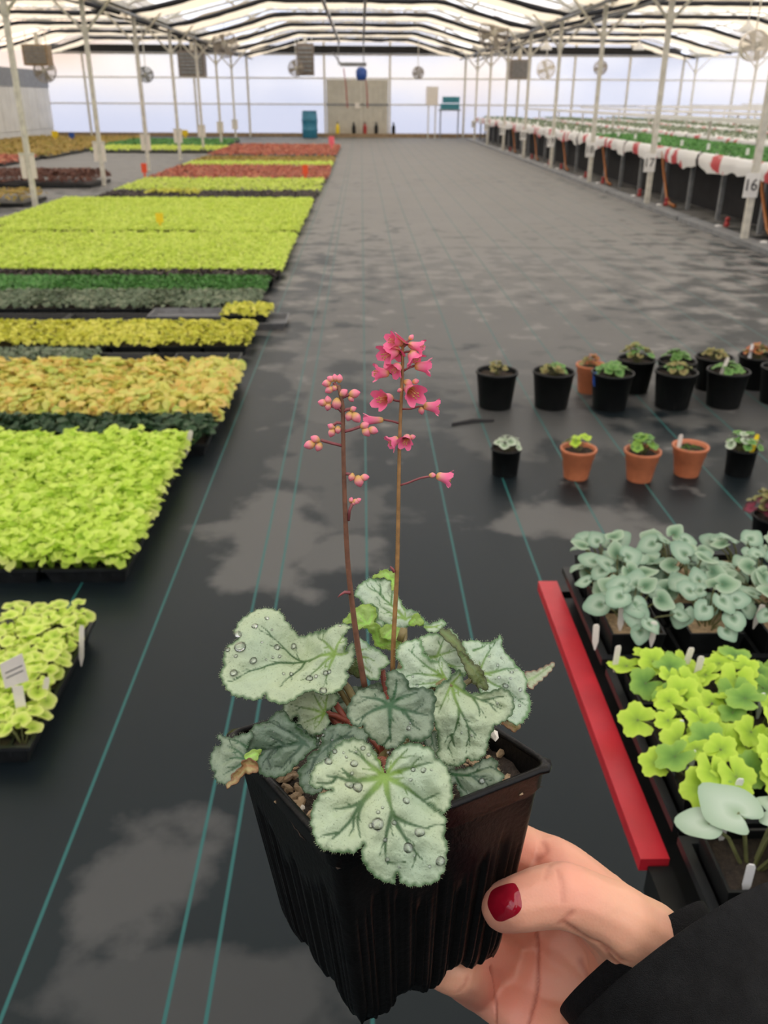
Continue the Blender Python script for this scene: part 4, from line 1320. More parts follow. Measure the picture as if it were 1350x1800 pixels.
for v in levels: vs += pot_ring(v)
nl = len(levels)
for i in range(nl-1):
    for k in range(NP_): fs.append((i*NP_+k, (i+1)*NP_+k, (i+1)*NP_+(k+1) % NP_, i*NP_+(k+1) % NP_))
fs.append(tuple(nl*NP_-NP_+k for k in range(NP_)))
potm = M['hero_pot'] = mat('glossy_black_pot', (.0035, .0035, .0035), .34, .25, 90, bump=.12, spec=.2, bscale=500)
o = MB().add(vs, fs).build('pot', potm, hero, smooth=True)
try:
    o.data.set_sharp_from_angle(angle=math.radians(50))
except Exception:
    pass
# inner wall and rolled rim
vs, fs = [], []
for v in (0, .03, .1, .2, .3): vs += pot_ring(v, True)
for i in range(4):
    for k in range(NP_): fs.append((i*NP_+k, i*NP_+(k+1) % NP_, (i+1)*NP_+(k+1) % NP_, (i+1)*NP_+k))
MB().add(vs, fs).build('inner_wall', potm, hero, smooth=True)
rim = MB(); pts = []
for (x, y, nx, ny, q, sd) in RS[::4]:
    pts.append(pl(x*PS*1.0+nx*.0002, y*PS+ny*.0002, .0003))
vs, fs = [], []
nR = len(pts)
for i in range(nR):
    (x, y, nx, ny, q, sd) = RS[(i*4) % NP_]
    fl = .0028 if abs(q) > .90 else .0013          # little flange, wider at the corners
    for (dx, dz) in ((-.0012, -.0010), (-.0012, .0006), (.0002, .0010), (fl, .0002), (fl, -.0012), (.0004, -.0016)):
        vs.append(pl(x*PS+nx*dx, y*PS+ny*dx, dz))
for i in range(nR):
    for j in range(6): fs.append((i*6+j, ((i+1) % nR)*6+j, ((i+1) % nR)*6+(j+1) % 6, i*6+(j+1) % 6))
rim.add(vs, fs).build('rim', potm, hero, smooth=True)
# soil
vs, fs = [], []
gn = 40
for i in range(gn+1):
    for j in range(gn+1):
        x, y = (-1+2*i/gn)*PS*.955, (-1+2*j/gn)*PS*.955
        c = max(abs(x), abs(y))/PS
        vs.append(pl(x, y, -.010+.004*noise.noise((x*60, y*60, 3))+.002*noise.noise((x*260, y*260, 1))+.006*(1-c)))
for i in range(gn):
    for j in range(gn): fs.append((i*(gn+1)+j, (i+1)*(gn+1)+j, (i+1)*(gn+1)+j+1, i*(gn+1)+j+1))
MB().add(vs, fs).build('soil', M['soil'], hero, smooth=True)
chips, perl = MB(), MB()
rg = random.Random(9)


def pebble(mb, c, r, rg, st=1.5):
    bm = bmesh.new(); bmesh.ops.create_icosphere(bm, subdivisions=1, radius=1)
    R3 = Matrix.Rotation(rg.uniform(0, 6), 3, 'Z') @ Matrix.Rotation(rg.uniform(0, 6), 3, 'X')
    sc = V((r*st, r, r*.7))
    k = [v.co.copy()*rg.uniform(.8, 1.15) for v in bm.verts]
    mb.add([c+R3 @ V((p.x*sc.x, p.y*sc.y, p.z*sc.z)) for p in k], [tuple(v.index for v in f.verts) for f in bm.faces])
    bm.free()


for k in range(330):
    x, y = rg.uniform(-.95, .95)*PS, rg.uniform(-.95, .95)*PS
    if abs(x) < .5*PS and abs(y) < .5*PS and rg.random() < .6: continue
    z = -.010+.004*noise.noise((x*60, y*60, 3))+.002
    if rg.random() < .22: pebble(perl, pl(x, y, z), rg.uniform(.0006, .0014), rg, 1.1)
    else: pebble(chips, pl(x, y, z), rg.uniform(.0008, .0019), rg)
pebble(perl, P(868, 1291, .326), .0022, rg, 1.5)
pebble(perl, pl(.0385, .0300, -.007), .0018, rg, 1.2); pebble(perl, pl(.0385, .0235, -.007), .0016, rg, 1.2)
for q in ((494, 1368), (507, 1368), (490, 1358), (514, 1362), (530, 1410), (519, 1400), (548, 1430), (506, 1384), (524, 1388)):
    n_ = PR @ V((0, 0, 1)); d_ = ray(*q); dd = ((pl(0, 0, -.0075)-CAM).dot(n_))/d_.dot(n_)
    pebble(chips, CAM+d_*dd, .0019, rg, 1.6)
chips.build('bark_chips', M['bark'], hero, kind='stuff')
perl.build('perlite_grains', M['perlite'], hero, kind='stuff')

# ------------------------------------------------------------------ heuchera leaves
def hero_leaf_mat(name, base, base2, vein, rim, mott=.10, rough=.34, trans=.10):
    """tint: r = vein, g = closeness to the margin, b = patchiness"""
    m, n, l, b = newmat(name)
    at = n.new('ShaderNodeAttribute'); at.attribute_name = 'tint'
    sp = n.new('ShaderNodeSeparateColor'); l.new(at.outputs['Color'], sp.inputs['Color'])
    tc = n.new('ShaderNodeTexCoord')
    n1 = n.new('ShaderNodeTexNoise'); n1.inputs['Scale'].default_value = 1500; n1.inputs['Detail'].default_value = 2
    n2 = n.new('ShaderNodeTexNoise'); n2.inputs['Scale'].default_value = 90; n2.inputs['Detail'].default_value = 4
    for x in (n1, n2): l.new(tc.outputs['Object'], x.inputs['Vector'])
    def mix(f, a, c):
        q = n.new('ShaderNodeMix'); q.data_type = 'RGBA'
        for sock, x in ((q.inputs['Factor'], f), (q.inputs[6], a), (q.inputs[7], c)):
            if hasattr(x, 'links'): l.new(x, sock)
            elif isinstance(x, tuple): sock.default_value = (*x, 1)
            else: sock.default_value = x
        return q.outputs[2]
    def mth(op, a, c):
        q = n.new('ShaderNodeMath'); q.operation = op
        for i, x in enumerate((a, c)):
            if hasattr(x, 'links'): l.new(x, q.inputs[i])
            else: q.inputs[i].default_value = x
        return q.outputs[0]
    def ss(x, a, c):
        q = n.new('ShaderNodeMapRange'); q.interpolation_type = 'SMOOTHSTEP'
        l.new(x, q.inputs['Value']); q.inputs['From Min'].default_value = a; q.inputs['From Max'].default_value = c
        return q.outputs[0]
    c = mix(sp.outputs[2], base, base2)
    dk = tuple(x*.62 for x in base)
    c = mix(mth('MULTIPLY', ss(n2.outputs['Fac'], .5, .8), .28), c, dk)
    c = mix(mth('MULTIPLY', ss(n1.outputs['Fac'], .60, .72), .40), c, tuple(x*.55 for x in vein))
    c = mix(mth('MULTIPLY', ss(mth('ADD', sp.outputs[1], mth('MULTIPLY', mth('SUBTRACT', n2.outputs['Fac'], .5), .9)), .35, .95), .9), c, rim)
    vc = mix(at.outputs['Alpha'], vein, (.20, .34, .05) if name in ('silver_leaf', 'mint_leaf') else tuple(x*1.8 for x in vein))
    c = mix(mth('MULTIPLY', sp.outputs[0], .95), c, vc)
    l.new(c, b.inputs['Base Color'])
    b.inputs['Roughness'].default_value = rough
    b.inputs['Specular IOR Level'].default_value = .4
    n3 = n.new('ShaderNodeTexNoise'); n3.inputs['Scale'].default_value = 700; n3.inputs['Detail'].default_value = 2
    l.new(tc.outputs['Object'], n3.inputs['Vector'])
    bp = n.new('ShaderNodeBump'); bp.inputs['Strength'].default_value = .55; bp.inputs['Distance'].default_value = .0007
    l.new(n3.outputs['Fac'], bp.inputs['Height']); l.new(bp.outputs['Normal'], b.inputs['Normal'])
    tr = n.new('ShaderNodeBsdfTranslucent'); l.new(c, tr.inputs['Color'])
    mx = n.new('ShaderNodeMixShader'); mx.inputs['Fac'].default_value = trans
    l.new(b.outputs[0], mx.inputs[1]); l.new(tr.outputs[0], mx.inputs[2])
    l.new(mx.outputs[0], n['Material Output'].inputs['Surface'])
    return m


H = {
 'silver': hero_leaf_mat('silver_leaf', (.35, .46, .32), (.45, .52, .31), (.018, .075, .014), (.05, .12, .04)),
 'mint': hero_leaf_mat('mint_leaf', (.40, .52, .40), (.46, .55, .37), (.035, .13, .03), (.085, .20, .06)),
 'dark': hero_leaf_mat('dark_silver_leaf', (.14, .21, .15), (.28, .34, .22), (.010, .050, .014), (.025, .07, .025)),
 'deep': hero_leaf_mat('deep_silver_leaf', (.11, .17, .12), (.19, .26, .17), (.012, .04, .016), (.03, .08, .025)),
 'young': hero_leaf_mat('young_lime_leaf', (.34, .52, .11), (.42, .60, .19), (.22, .40, .07), (.30, .46, .08), trans=.25),
 'under': hero_leaf_mat('leaf_underside', (.12, .17, .05), (.16, .19, .06), (.08, .12, .04), (.07, .08, .03)),
 'withered': hero_leaf_mat('withered_leaf', (.34, .28, .10), (.40, .33, .14), (.20, .10, .04), (.16, .06, .025)),
 'burnt': hero_leaf_mat('burnt_tip_leaf', (.36, .42, .28), (.38, .44, .28), (.16, .24, .10), (.15, .03, .018)),
}
drop_m, n, l, b = newmat('water')
n.remove(b)
fr_ = n.new('ShaderNodeFresnel'); fr_.inputs['IOR'].default_value = 1.7
gl_ = n.new('ShaderNodeBsdfGlossy'); gl_.inputs['Roughness'].default_value = .04
tp_ = n.new('ShaderNodeBsdfTransparent'); tp_.inputs['Color'].default_value = (.97, .98, .97, 1)
mx = n.new('ShaderNodeMixShader'); l.new(fr_.outputs[0], mx.inputs['Fac']); l.new(tp_.outputs[0], mx.inputs[1]); l.new(gl_.outputs[0], mx.inputs[2])
l.new(mx.outputs[0], n['Material Output'].inputs['Surface'])
bm = bmesh.new(); bmesh.ops.create_uvsphere(bm, u_segments=20, v_segments=10, radius=1)
for v in bm.verts:
    v.co.z = v.co.z*.62 if v.co.z > 0 else v.co.z*.12
drop_me = bpy.data.meshes.new('water_drop'); bm.to_mesh(drop_me); bm.free()
drop_me.polygons.foreach_set('use_smooth', [True]*len(drop_me.polygons)); drop_me.materials.append(drop_m)
petiole_m = mat('petiole', (.20, .16, .06), .5, .3, 200)
petiole_red = mat('red_petiole', (.24, .055, .03), .5, .3, 200)
CROPS = {'A': (340, 980, 2.04545), 'E': (360, 980, 3.9706), 'G': (600, 980, 3.375), 'B': (340, 1200, 3.75), 'D': (640, 1180, 3.75), 'T': (580, 980, 5.1923), 'F': (500, 560, 3.9118)}


def crop_px(c, p):
    ox, oy, s = CROPS[c]
    return (ox+p[0]/s, oy+p[1]/s)


def catmull(pts, closed, step):
    pts = [V(p) for p in pts]
    n = len(pts); out = []
    for i in range(n if closed else n-1):
        p0, p1, p2, p3 = (pts[(i-1) % n], pts[i], pts[(i+1) % n], pts[(i+2) % n]) if closed else (pts[max(i-1, 0)], pts[i], pts[i+1], pts[min(i+2, n-1)])
        k = max(1, int((p2-p1).length/step))
        for j in range(k):
            t = j/k
            out.append(.5*((2*p1)+(p2-p0)*t+(2*p0-5*p1+4*p2-p3)*t*t+(3*p1-p0-3*p2+p3)*t**3))
    if not closed: out.append(pts[-1])
    return out


def in_poly(x, y, poly):
    c = False; j = len(poly)-1
    for i in range(len(poly)):
        xi, yi = poly[i]; xj, yj = poly[j]
        if (yi > y) != (yj > y) and x < (xj-xi)*(y-yi)/(yj-yi)+xi: c = not c
        j = i
    return c


LEAVES = {}


def hero_leaf(name, mk, crop, attach, d, nrm, outline, veins, ctrl=(), drops=(), seed=0, relief=1.0, curl=.0012, tooth=.00035, hair=True, vw=1.0, label=None, curve=0.0, sub=True):
    """a leaf blade grown in its own plane: plane through the stalk's end at distance d, facing nrm"""
    rg = random.Random(seed)
    apx = crop_px(crop, attach)
    O = P(*apx, d)
    nz = V(nrm).normalized()
    if nz.dot(CAM-O) < 0: nz = -nz
    ex = (CR - nz*CR.dot(nz)).normalized(); ey = nz.cross(ex)

    def to2(px):
        r_ = ray(*px)
        q = CAM + r_*((O-CAM).dot(nz)/r_.dot(nz)) - O
        return V((q.dot(ex), q.dot(ey)))
    bd = catmull([to2(crop_px(crop, p)) for p in outline], True, .0006)
    # scalloped margin
    nb = len(bd); area = sum(bd[i].x*bd[(i+1) % nb].y-bd[(i+1) % nb].x*bd[i].y for i in range(nb))
    sg = -1 if area > 0 else 1
    s = 0; nb2 = []; tl = .0030
    nrms = []
    for i in range(nb):
        t = bd[(i+1) % nb]-bd[i-1]
        t = t.normalized() if t.length > 0 else V((1, 0))
        nn = V((-t.y, t.x))*sg
        s += (bd[i]-bd[i-1]).length if i else 0
        nb2.append(bd[i]+nn*tooth*(abs(math.sin(PI*s/tl))*1.6-.8 + .6*noise.noise((s*500, seed, 0))))
        nrms.append(nn)
    bd = nb2
    # vein network
    samples = []     # (x, y, width)
    for vi, vv in enumerate(veins):
        vv, w0 = (vv[1:], vv[0]) if isinstance(vv[0], (int, float)) else (vv, 1.0)
        pts = catmull([to2(crop_px(crop, p)) for p in vv], False, .0004)
        Lv = len(pts)
        for i, p in enumerate(pts): samples.append((p.x, p.y, vw*w0*(.00046*(1-i/Lv)+.00013)))
        if not sub: continue
        i = int(.0035/.0004); side = 1 if vi % 2 else -1
        while i < Lv-3:
            t = (pts[min(i+3, Lv-1)]-pts[i]).normalized()
            ln = (.0028+.0052*(i/Lv))*rg.uniform(.6, 1.3)
            ang = side*rg.uniform(.55, .95)
            dv = V((t.x*math.cos(ang)-t.y*math.sin(ang), t.x*math.sin(ang)+t.y*math.cos(ang)))
            p = pts[i].copy(); kx = int(ln/.0004)
            for j in range(kx):
                samples.append((p.x, p.y, vw*w0*(.00020*(1-j/kx)+.00007)))
                a2 = rg.uniform(-.18, .18) - side*.03
                dv = V((dv.x*math.cos(a2)-dv.y*math.sin(a2), dv.x*math.sin(a2)+dv.y*math.cos(a2)))
                p = p+dv*.0004
            side = -side
            i += int(rg.uniform(.0036, .0065)/.0004)
    # fill the outline
    xs = [p.x for p in bd]; ys = [p.y for p in bd]
    gstep = .00046
    inner = []
    poly = [(p.x, p.y) for p in bd]
    npoly = np.array(poly)
    gx = np.arange(min(xs), max(xs), gstep); gy = np.arange(min(ys), max(ys), gstep)
    X, Y = np.meshgrid(gx, gy); X[1::2] += gstep/2
    X, Y = X.ravel(), Y.ravel()
    inside = np.zeros(len(X), bool)
    x0, y0 = npoly[:, 0], npoly[:, 1]; x1, y1 = np.roll(x0, -1), np.roll(y0, -1)
    for i in range(len(x0)):
        if y0[i] == y1[i]: continue
        c = ((y0[i] > Y) != (y1[i] > Y)) & (X < (x1[i]-x0[i])*(Y-y0[i])/(y1[i]-y0[i])+x0[i])
        inside ^= c
    X, Y = X[inside], Y[inside]
    db = np.full(len(X), 1.0)
    for i in range(0, len(x0), 1): db = np.minimum(db, (X-x0[i])**2+(Y-y0[i])**2)
    db = np.sqrt(db)
    keep = db > gstep*.5
    X, Y, db = X[keep], Y[keep], db[keep]
    nB = len(bd)
    co2 = [V((p.x, p.y)) for p in bd]+[V((float(a), float(c))) for a, c in zip(X, Y)]
    res = delaunay_2d_cdt(co2, [(i, (i+1) % nB) for i in range(nB)], [], 1, 1e-7)
    v2, _, f2 = res[0], res[1], res[2]
    AX = np.array([(p.x, p.y) for p in v2])
    DB = np.full(len(AX), 1.0)
    for i in range(len(x0)): DB = np.minimum(DB, (AX[:, 0]-x0[i])**2+(AX[:, 1]-y0[i])**2)
    DB = np.sqrt(DB)
    if samples:
        sm = np.array(samples)
        VM = np.zeros(len(AX)); VD = np.full(len(AX), 1.0)
        for c0 in range(0, len(AX), 2000):
            blk = AX[c0:c0+2000]
            D = np.sqrt((blk[:, None, 0]-sm[None, :, 0])**2+(blk[:, None, 1]-sm[None, :, 1])**2)
            q = 1-np.clip((D/sm[None, :, 2]-.55)/.9, 0, 1)
            VM[c0:c0+2000] = q.max(1)
            big = sm[:, 2] > .00021*vw
            VD[c0:c0+2000] = D[:, big].min(1) if big.any() else .01
    else:
        VM = np.zeros(len(AX)); VD = np.full(len(AX), .005)
    cps = [(to2(crop_px(crop, (c[0], c[1]))), c[2]*.001, c[3]*.001) for c in ctrl]

    def zof(x, y, vd, dbv):
        z = -.0012*relief*math.exp(-(vd/.0018)**2)
        z += relief*.0021*noise.noise((x*75+seed, y*75, 0.3)) + relief*.0008*noise.noise((x*260+seed, y*260, 2.1))
        z -= curl*math.exp(-(dbv/.0028)**2)*(.6+.8*noise.noise((x*120, y*120, seed+.5)))
        z -= curve*(x*x+y*y)
        for p, dz, sgm in cps: z += dz*math.exp(-((x-p.x)**2+(y-p.y)**2)/(sgm*sgm))
        return z
    vs, at = [], []
    for i in range(len(AX)):
        x, y = AX[i]
        vs.append(O+ex*x+ey*y+nz*zof(x, y, VD[i], DB[i]))
        at.append((float(VM[i]), float(max(0, 1-DB[i]/.0022)), .5+.6*noise.noise((x*55, y*55, seed+4.2)), math.exp(-(x*x+y*y)/(.0075**2))))
    fs = []
    for f in f2:
        a, bb, c = (AX[i] for i in f[:3])
        ar = (bb[0]-a[0])*(c[1]-a[1])-(c[0]-a[0])*(bb[1]-a[1])
        fs.append(tuple(f) if ar > 0 else tuple(reversed(f)))
    mb = MB().add(vs, fs, at)
    if hair:
        i = 0
        while i < nB:
            p = bd[i]; nn = nrms[i]
            t = V((-nn.y, nn.x)); ln = rg.uniform(.0003, .0008)
            a2 = rg.uniform(-.5, .5); dv = V((nn.x*math.cos(a2)-nn.y*math.sin(a2), nn.x*math.sin(a2)+nn.y*math.cos(a2)))
            z = zof(p.x, p.y, .01, 0)
            mb.add([O+ex*(p.x-t.x*.00004)+ey*(p.y-t.y*.00004)+nz*z, O+ex*(p.x+t.x*.00004)+ey*(p.y+t.y*.00004)+nz*z, O+ex*(p.x+dv.x*ln)+ey*(p.y+dv.y*ln)+nz*(z+rg.uniform(-.0002, .0005))],
                   [(0, 1, 2)], [(0, 0, 1, 0)]*3)
            i += 1 if rg.random() < .7 else 2
    mb.smooth = True
    lf = mb.build('leaf', H[mk], hero)
    if label: lf['label'] = label
    md = lf.modifiers.new('thickness', 'SOLIDIFY'); md.thickness = .0003; md.offset = -1
    LEAVES[name] = (O, nz, ex, ey)
    for (dx, dy, rp_) in drops:
        q = to2(crop_px(crop, (dx, dy)))
        if q.length > .2: continue
        i = int(np.argmin((AX[:, 0]-q.x)**2+(AX[:, 1]-q.y)**2))
        z = zof(q.x, q.y, VD[i], DB[i])
        r = rp_/CROPS[crop][2]*d/FPX
        dr = link('water_drop', drop_me, lf)
        Rm = Matrix((ex, ey, nz)).transposed().to_4x4()
        dr.matrix_local = Matrix.Translation(O+ex*q.x+ey*q.y+nz*(z+.0001)-hero.location) @ Rm @ Matrix.Diagonal((r*rg.uniform(.9, 1.15), r, r*.8, 1))
    return O


CROWN = pl(-.002, -.002, -.006)


def petiole(O, red=False, via=None, rad=.0011, lab=None):
    nz = [k[1] for k in LEAVES.values() if k[0] == O][0]
    b = CROWN+PR @ V((RND.uniform(-.006, .006), RND.uniform(-.006, .006), 0))
    mid = via or ((b+O)/2+V((0, 0, .006)))
    pts = catmull([b, mid, O-nz*.0030], False, .004)
    mb = MB().tube(pts, [rad*(1.25-.4*i/len(pts)) for i in range(len(pts))], 8); mb.smooth = True
    o = mb.build('petiole', petiole_red if red else petiole_m, hero)
    return o


# big leaf on the left, folded along its middle
O = hero_leaf('L1', 'silver', 'E', (905, 665), .318, (-.10, -.42, .90),
  [(985, 645), (1000, 590), (975, 560), (1020, 490), (985, 474), (940, 475), (870, 512), (800, 500), (720, 488), (650, 493), (605, 465), (560, 425), (520, 372), (440, 352), (380, 365), (325, 400), (245, 450), (207, 520), (233, 580), (170, 620), (130, 690), (125, 750), (100, 800), (125, 870), (190, 940), (290, 975), (370, 978), (415, 943), (440, 990), (530, 1016), (600, 985), (680, 925), (740, 905), (820, 925), (900, 912), (970, 860), (996, 790), (985, 770), (1030, 720), (1046, 640), (1030, 605)],
  [(905, 665), (1.3, (905, 665), (800, 660), (680, 660), (590, 615), (500, 560), (440, 540), (385, 522)), (1.2, (680, 660), (590, 672), (500, 700), (400, 745), (300, 780), (190, 825)), ((680, 665), (640, 740), (580, 800), (540, 850), (520, 900)), ((905, 665), (860, 610), (800, 550), (775, 505)), ((905, 665), (935, 610), (975, 540)), ((900, 670), (860, 690), (800, 730), (720, 790), (660, 830)), ((900, 675), (860, 740), (835, 810), (810, 880)), ((905, 665), (960, 670), (1000, 655))][1:],
  ctrl=[(640, 560, -5.5, 8), (700, 640, -4, 9), (880, 560, 4, 8), (300, 480, 3, 10), (300, 900, -2, 12), (860, 880, -2.5, 8), (1000, 620, 2, 5)],
  drops=[(358, 503, 22), (240, 550, 28), (490, 598, 28), (253, 640, 42), (165, 652, 18), (337, 717, 30), (195, 792, 28), (595, 552, 26), (510, 660, 14), (465, 672, 10), (422, 698, 9), (540, 786, 13), (590, 776, 16), (720, 808, 24), (766, 798, 15), (835, 775, 20), (862, 768, 18), (815, 898, 32), (470, 508, 10), (440, 445, 18), (945, 495, 12), (400, 600, 9), (220, 695, 14)], seed=1)
petiole(O, False, P(590, 1200, .325))
hero_leaf('L2', 'mint', 'E', (1055, 690), .325, (.1, -.5, .86),
  [(1060, 570), (1110, 580), (1160, 610), (1215, 640), (1275, 690), (1287, 740), (1230, 780), (1225, 830), (1190, 857), (1150, 845), (1130, 830), (1100, 800), (1080, 760), (1065, 700)],
  [((1060, 680), (1120, 690), (1190, 715)), ((1065, 700), (1110, 750), (1165, 800)), ((1060, 660), (1100, 640), (1140, 625))], seed=2, relief=.8)
hero_leaf('L3', 'silver', 'E', (825, 1080), .320, (-.25, -.65, .72),
  [(838, 1070), (885, 1045), (925, 1000), (918, 945), (850, 925), (760, 912), (690, 925), (620, 980), (560, 1010), (543, 1070), (550, 1120), (590, 1146), (640, 1102), (648, 1125), (634, 1170), (660, 1222), (720, 1247), (790, 1237), (850, 1200), (872, 1150), (860, 1110)],
  [((825, 1080), (790, 1020), (745, 940)), ((825, 1080), (835, 1010), (845, 940)), ((825, 1080), (730, 1055), (650, 1040), (600, 1025)), ((825, 1080), (760, 1115), (690, 1145)), ((825, 1080), (800, 1140), (770, 1185))], seed=3)
petiole(LEAVES['L3'][0], True)
# dark leaf in the centre
hero_leaf('L4', 'dark', 'G', (290, 870), .277, (.02, -.72, .70),
  [(270, 835), (240, 790), (170, 775), (100, 790), (60, 840), (35, 900), (45, 960), (100, 1005), (128, 990), (140, 1030), (200, 1087), (240, 1112), (290, 1130), (350, 1117), (388, 1072), (430, 1091), (490, 1086), (530, 1050), (547, 990), (552, 900), (560, 840), (540, 790), (470, 770), (410, 770), (390, 720), (345, 680), (300, 668), (268, 700), (268, 760), (285, 830)],
  [(1.2, (290, 870), (200, 900), (120, 945), (85, 965)), (1.3, (290, 870), (290, 940), (290, 1010), (297, 1090)), (1.2, (290, 870), (350, 895), (420, 910), (520, 935)), ((370, 900), (400, 945), (430, 990), (470, 1020)), ((290, 870), (230, 840), (170, 830), (110, 820)), ((290, 870), (320, 800), (330, 720)), ((290, 870), (370, 820), (450, 800))], seed=4,
  drops=[(400, 1010, 14), (410, 980, 9)], vw=1.25, ctrl=[(250, 1110, -2.5, 7), (60, 900, -1.5, 6), (320, 700, 2, 6)])
petiole(LEAVES['L4'][0], True)
# front leaf hanging over the rim
hero_leaf('L5', 'silver', 'A', (688, 785), .271, (0, -.62, .78),
  [(693, 772), (690, 740), (703, 715), (725, 690), (760, 668), (800, 668), (835, 680), (862, 690), (868, 715), (905, 742), (925, 790), (933, 850), (920, 900), (895, 919), (872, 900), (852, 882), (880, 905), (908, 938), (905, 1010), (914, 1020), (913, 1062), (905, 1120), (872, 1166), (830, 1176), (790, 1180), (748, 1166), (734, 1128), (722, 1168), (690, 1162), (660, 1150), (617, 1108), (604, 1065), (612, 1030), (592, 1052), (575, 1063), (500, 1059), (452, 1042), (430, 990), (421, 950), (430, 890), (458, 852), (500, 838), (470, 832), (425, 826), (421, 790), (440, 750), (490, 715), (500, 690), (545, 652), (600, 650), (640, 678), (672, 735), (684, 772)],
  [(1.5, (688, 785), (620, 795), (560, 800), (520, 790), (480, 788)), (1.6, (688, 785), (640, 840), (605, 880), (560, 950), (500, 1012)), (1.7, (688, 785), (700, 850), (715, 915)), (1.1, (715, 915), (695, 990), (690, 1060), (700, 1100)), (1.1, (715, 915), (745, 980), (785, 1040), (825, 1085)), (1.4, (688, 785), (755, 820), (800, 850), (850, 885)), (1.2, (688, 785), (750, 765), (800, 750), (860, 735)), (1.2, (688, 785), (650, 755), (600, 710), (560, 690)), ((688, 785), (670, 730), (640, 700)), ((688, 785), (725, 735), (770, 690)), ((605, 880), (560, 895), (500, 905)), ((605, 885), (590, 940), (600, 1005)), ((725, 935), (790, 960), (850, 975)), ((590, 800), (560, 780), (530, 755))], seed=5,
  drops=[(610, 682, 9), (585, 695, 5), (772, 1043, 18), (814, 988, 17), (888, 1090, 17), (697, 1083, 9), (662, 960, 22), (640, 965, 10), (722, 953, 9), (790, 762, 9), (827, 766, 11), (765, 875, 13), (680, 900, 6), (664, 917, 7), (665, 983, 5), (690, 1015, 8), (570, 773, 8), (550, 716, 6), (578, 740, 13), (540, 700, 5), (485, 735, 16), (590, 825, 20), (560, 818, 14), (508, 695, 9), (740, 1110, 5), (795, 1070, 5), (855, 765, 5), (630, 705, 7), (700, 700, 6), (780, 800, 6), (850, 1110, 6)],
  ctrl=[(800, 1165, -3, 6), (690, 1150, -2.5, 5), (455, 1010, 3, 5), (470, 790, 2.5, 7), (880, 820, 1.5, 8), (850, 885, -2, 4), (640, 1000, 1.5, 8)], vw=1.3, curl=.0016)
petiole(LEAVES['L5'][0], True, P(674, 1335, .288))
# right front leaf
hero_leaf('L6', 'silver', 'A', (935, 455), .301, (.12, -.80, .58),
  [(920, 435), (955, 405), (975, 430), (985, 460), (1000, 488), (1060, 485), (1115, 470), (1150, 490), (1162, 540), (1140, 580), (1085, 607), (1082, 620), (1066, 660), (1055, 708), (1012, 736), (992, 724), (960, 751), (900, 741), (880, 710), (886, 680), (875, 620), (868, 600), (850, 550), (853, 500), (890, 455)],
  [(1.3, (935, 455), (1000, 495), (1060, 520), (1115, 545)), ((1015, 505), (1030, 540), (1032, 570)), ((1050, 515), (1090, 505), (1125, 500)), (1.3, (935, 455), (955, 540), (985, 600), (1000, 680)), ((985, 605), (1020, 640)), ((955, 545), (945, 610), (920, 690)), ((930, 640), (945, 680)), ((935, 455), (905, 510), (880, 560)), ((935, 455), (955, 430), (965, 415))], seed=6,
  ctrl=[(935, 560, 3, 5), (990, 480, -2, 6), (1130, 550, -1.5, 7), (900, 700, -1.5, 7)], drops=[(965, 630, 5), (1003, 640, 5), (1100, 525, 6), (975, 580, 4)])
petiole(LEAVES['L6'][0], False)
hero_leaf('L7', 'mint', 'A', (905, 430), .309, (-.18, -.55, .80),
  [(735, 330), (770, 300), (815, 295), (832, 345), (870, 368), (890, 355), (910, 380), (925, 412), (920, 432), (900, 441), (870, 452), (845, 460), (790, 481), (735, 482), (708, 452), (718, 412), (752, 392), (731, 365)],
  [(1.1, (905, 430), (860, 395), (820, 370), (775, 335)), ((905, 430), (850, 440), (780, 448)), ((905, 430), (885, 390), (880, 370)), ((905, 432), (870, 415), (800, 410), (740, 425))], seed=7, ctrl=[(830, 400, -2, 6), (760, 330, 1.5, 6), (740, 460, -1.5, 5)], drops=[(765, 440, 7), (785, 420, 5), (800, 448, 5)])
petiole(LEAVES['L7'][0], False)
hero_leaf('L8', 'mint', 'A', (890, 385), .322, (.05, -.65, .75),
  [(812, 292), (850, 270), (900, 275), (940, 290), (965, 325), (985, 350), (990, 400), (975, 425), (950, 405), (920, 385), (880, 375), (840, 355)],
  [(1.2, (840, 355), (890, 345), (960, 325)), ((880, 348), (895, 310), (905, 285)), ((890, 375), (930, 385), (980, 390))], seed=8)
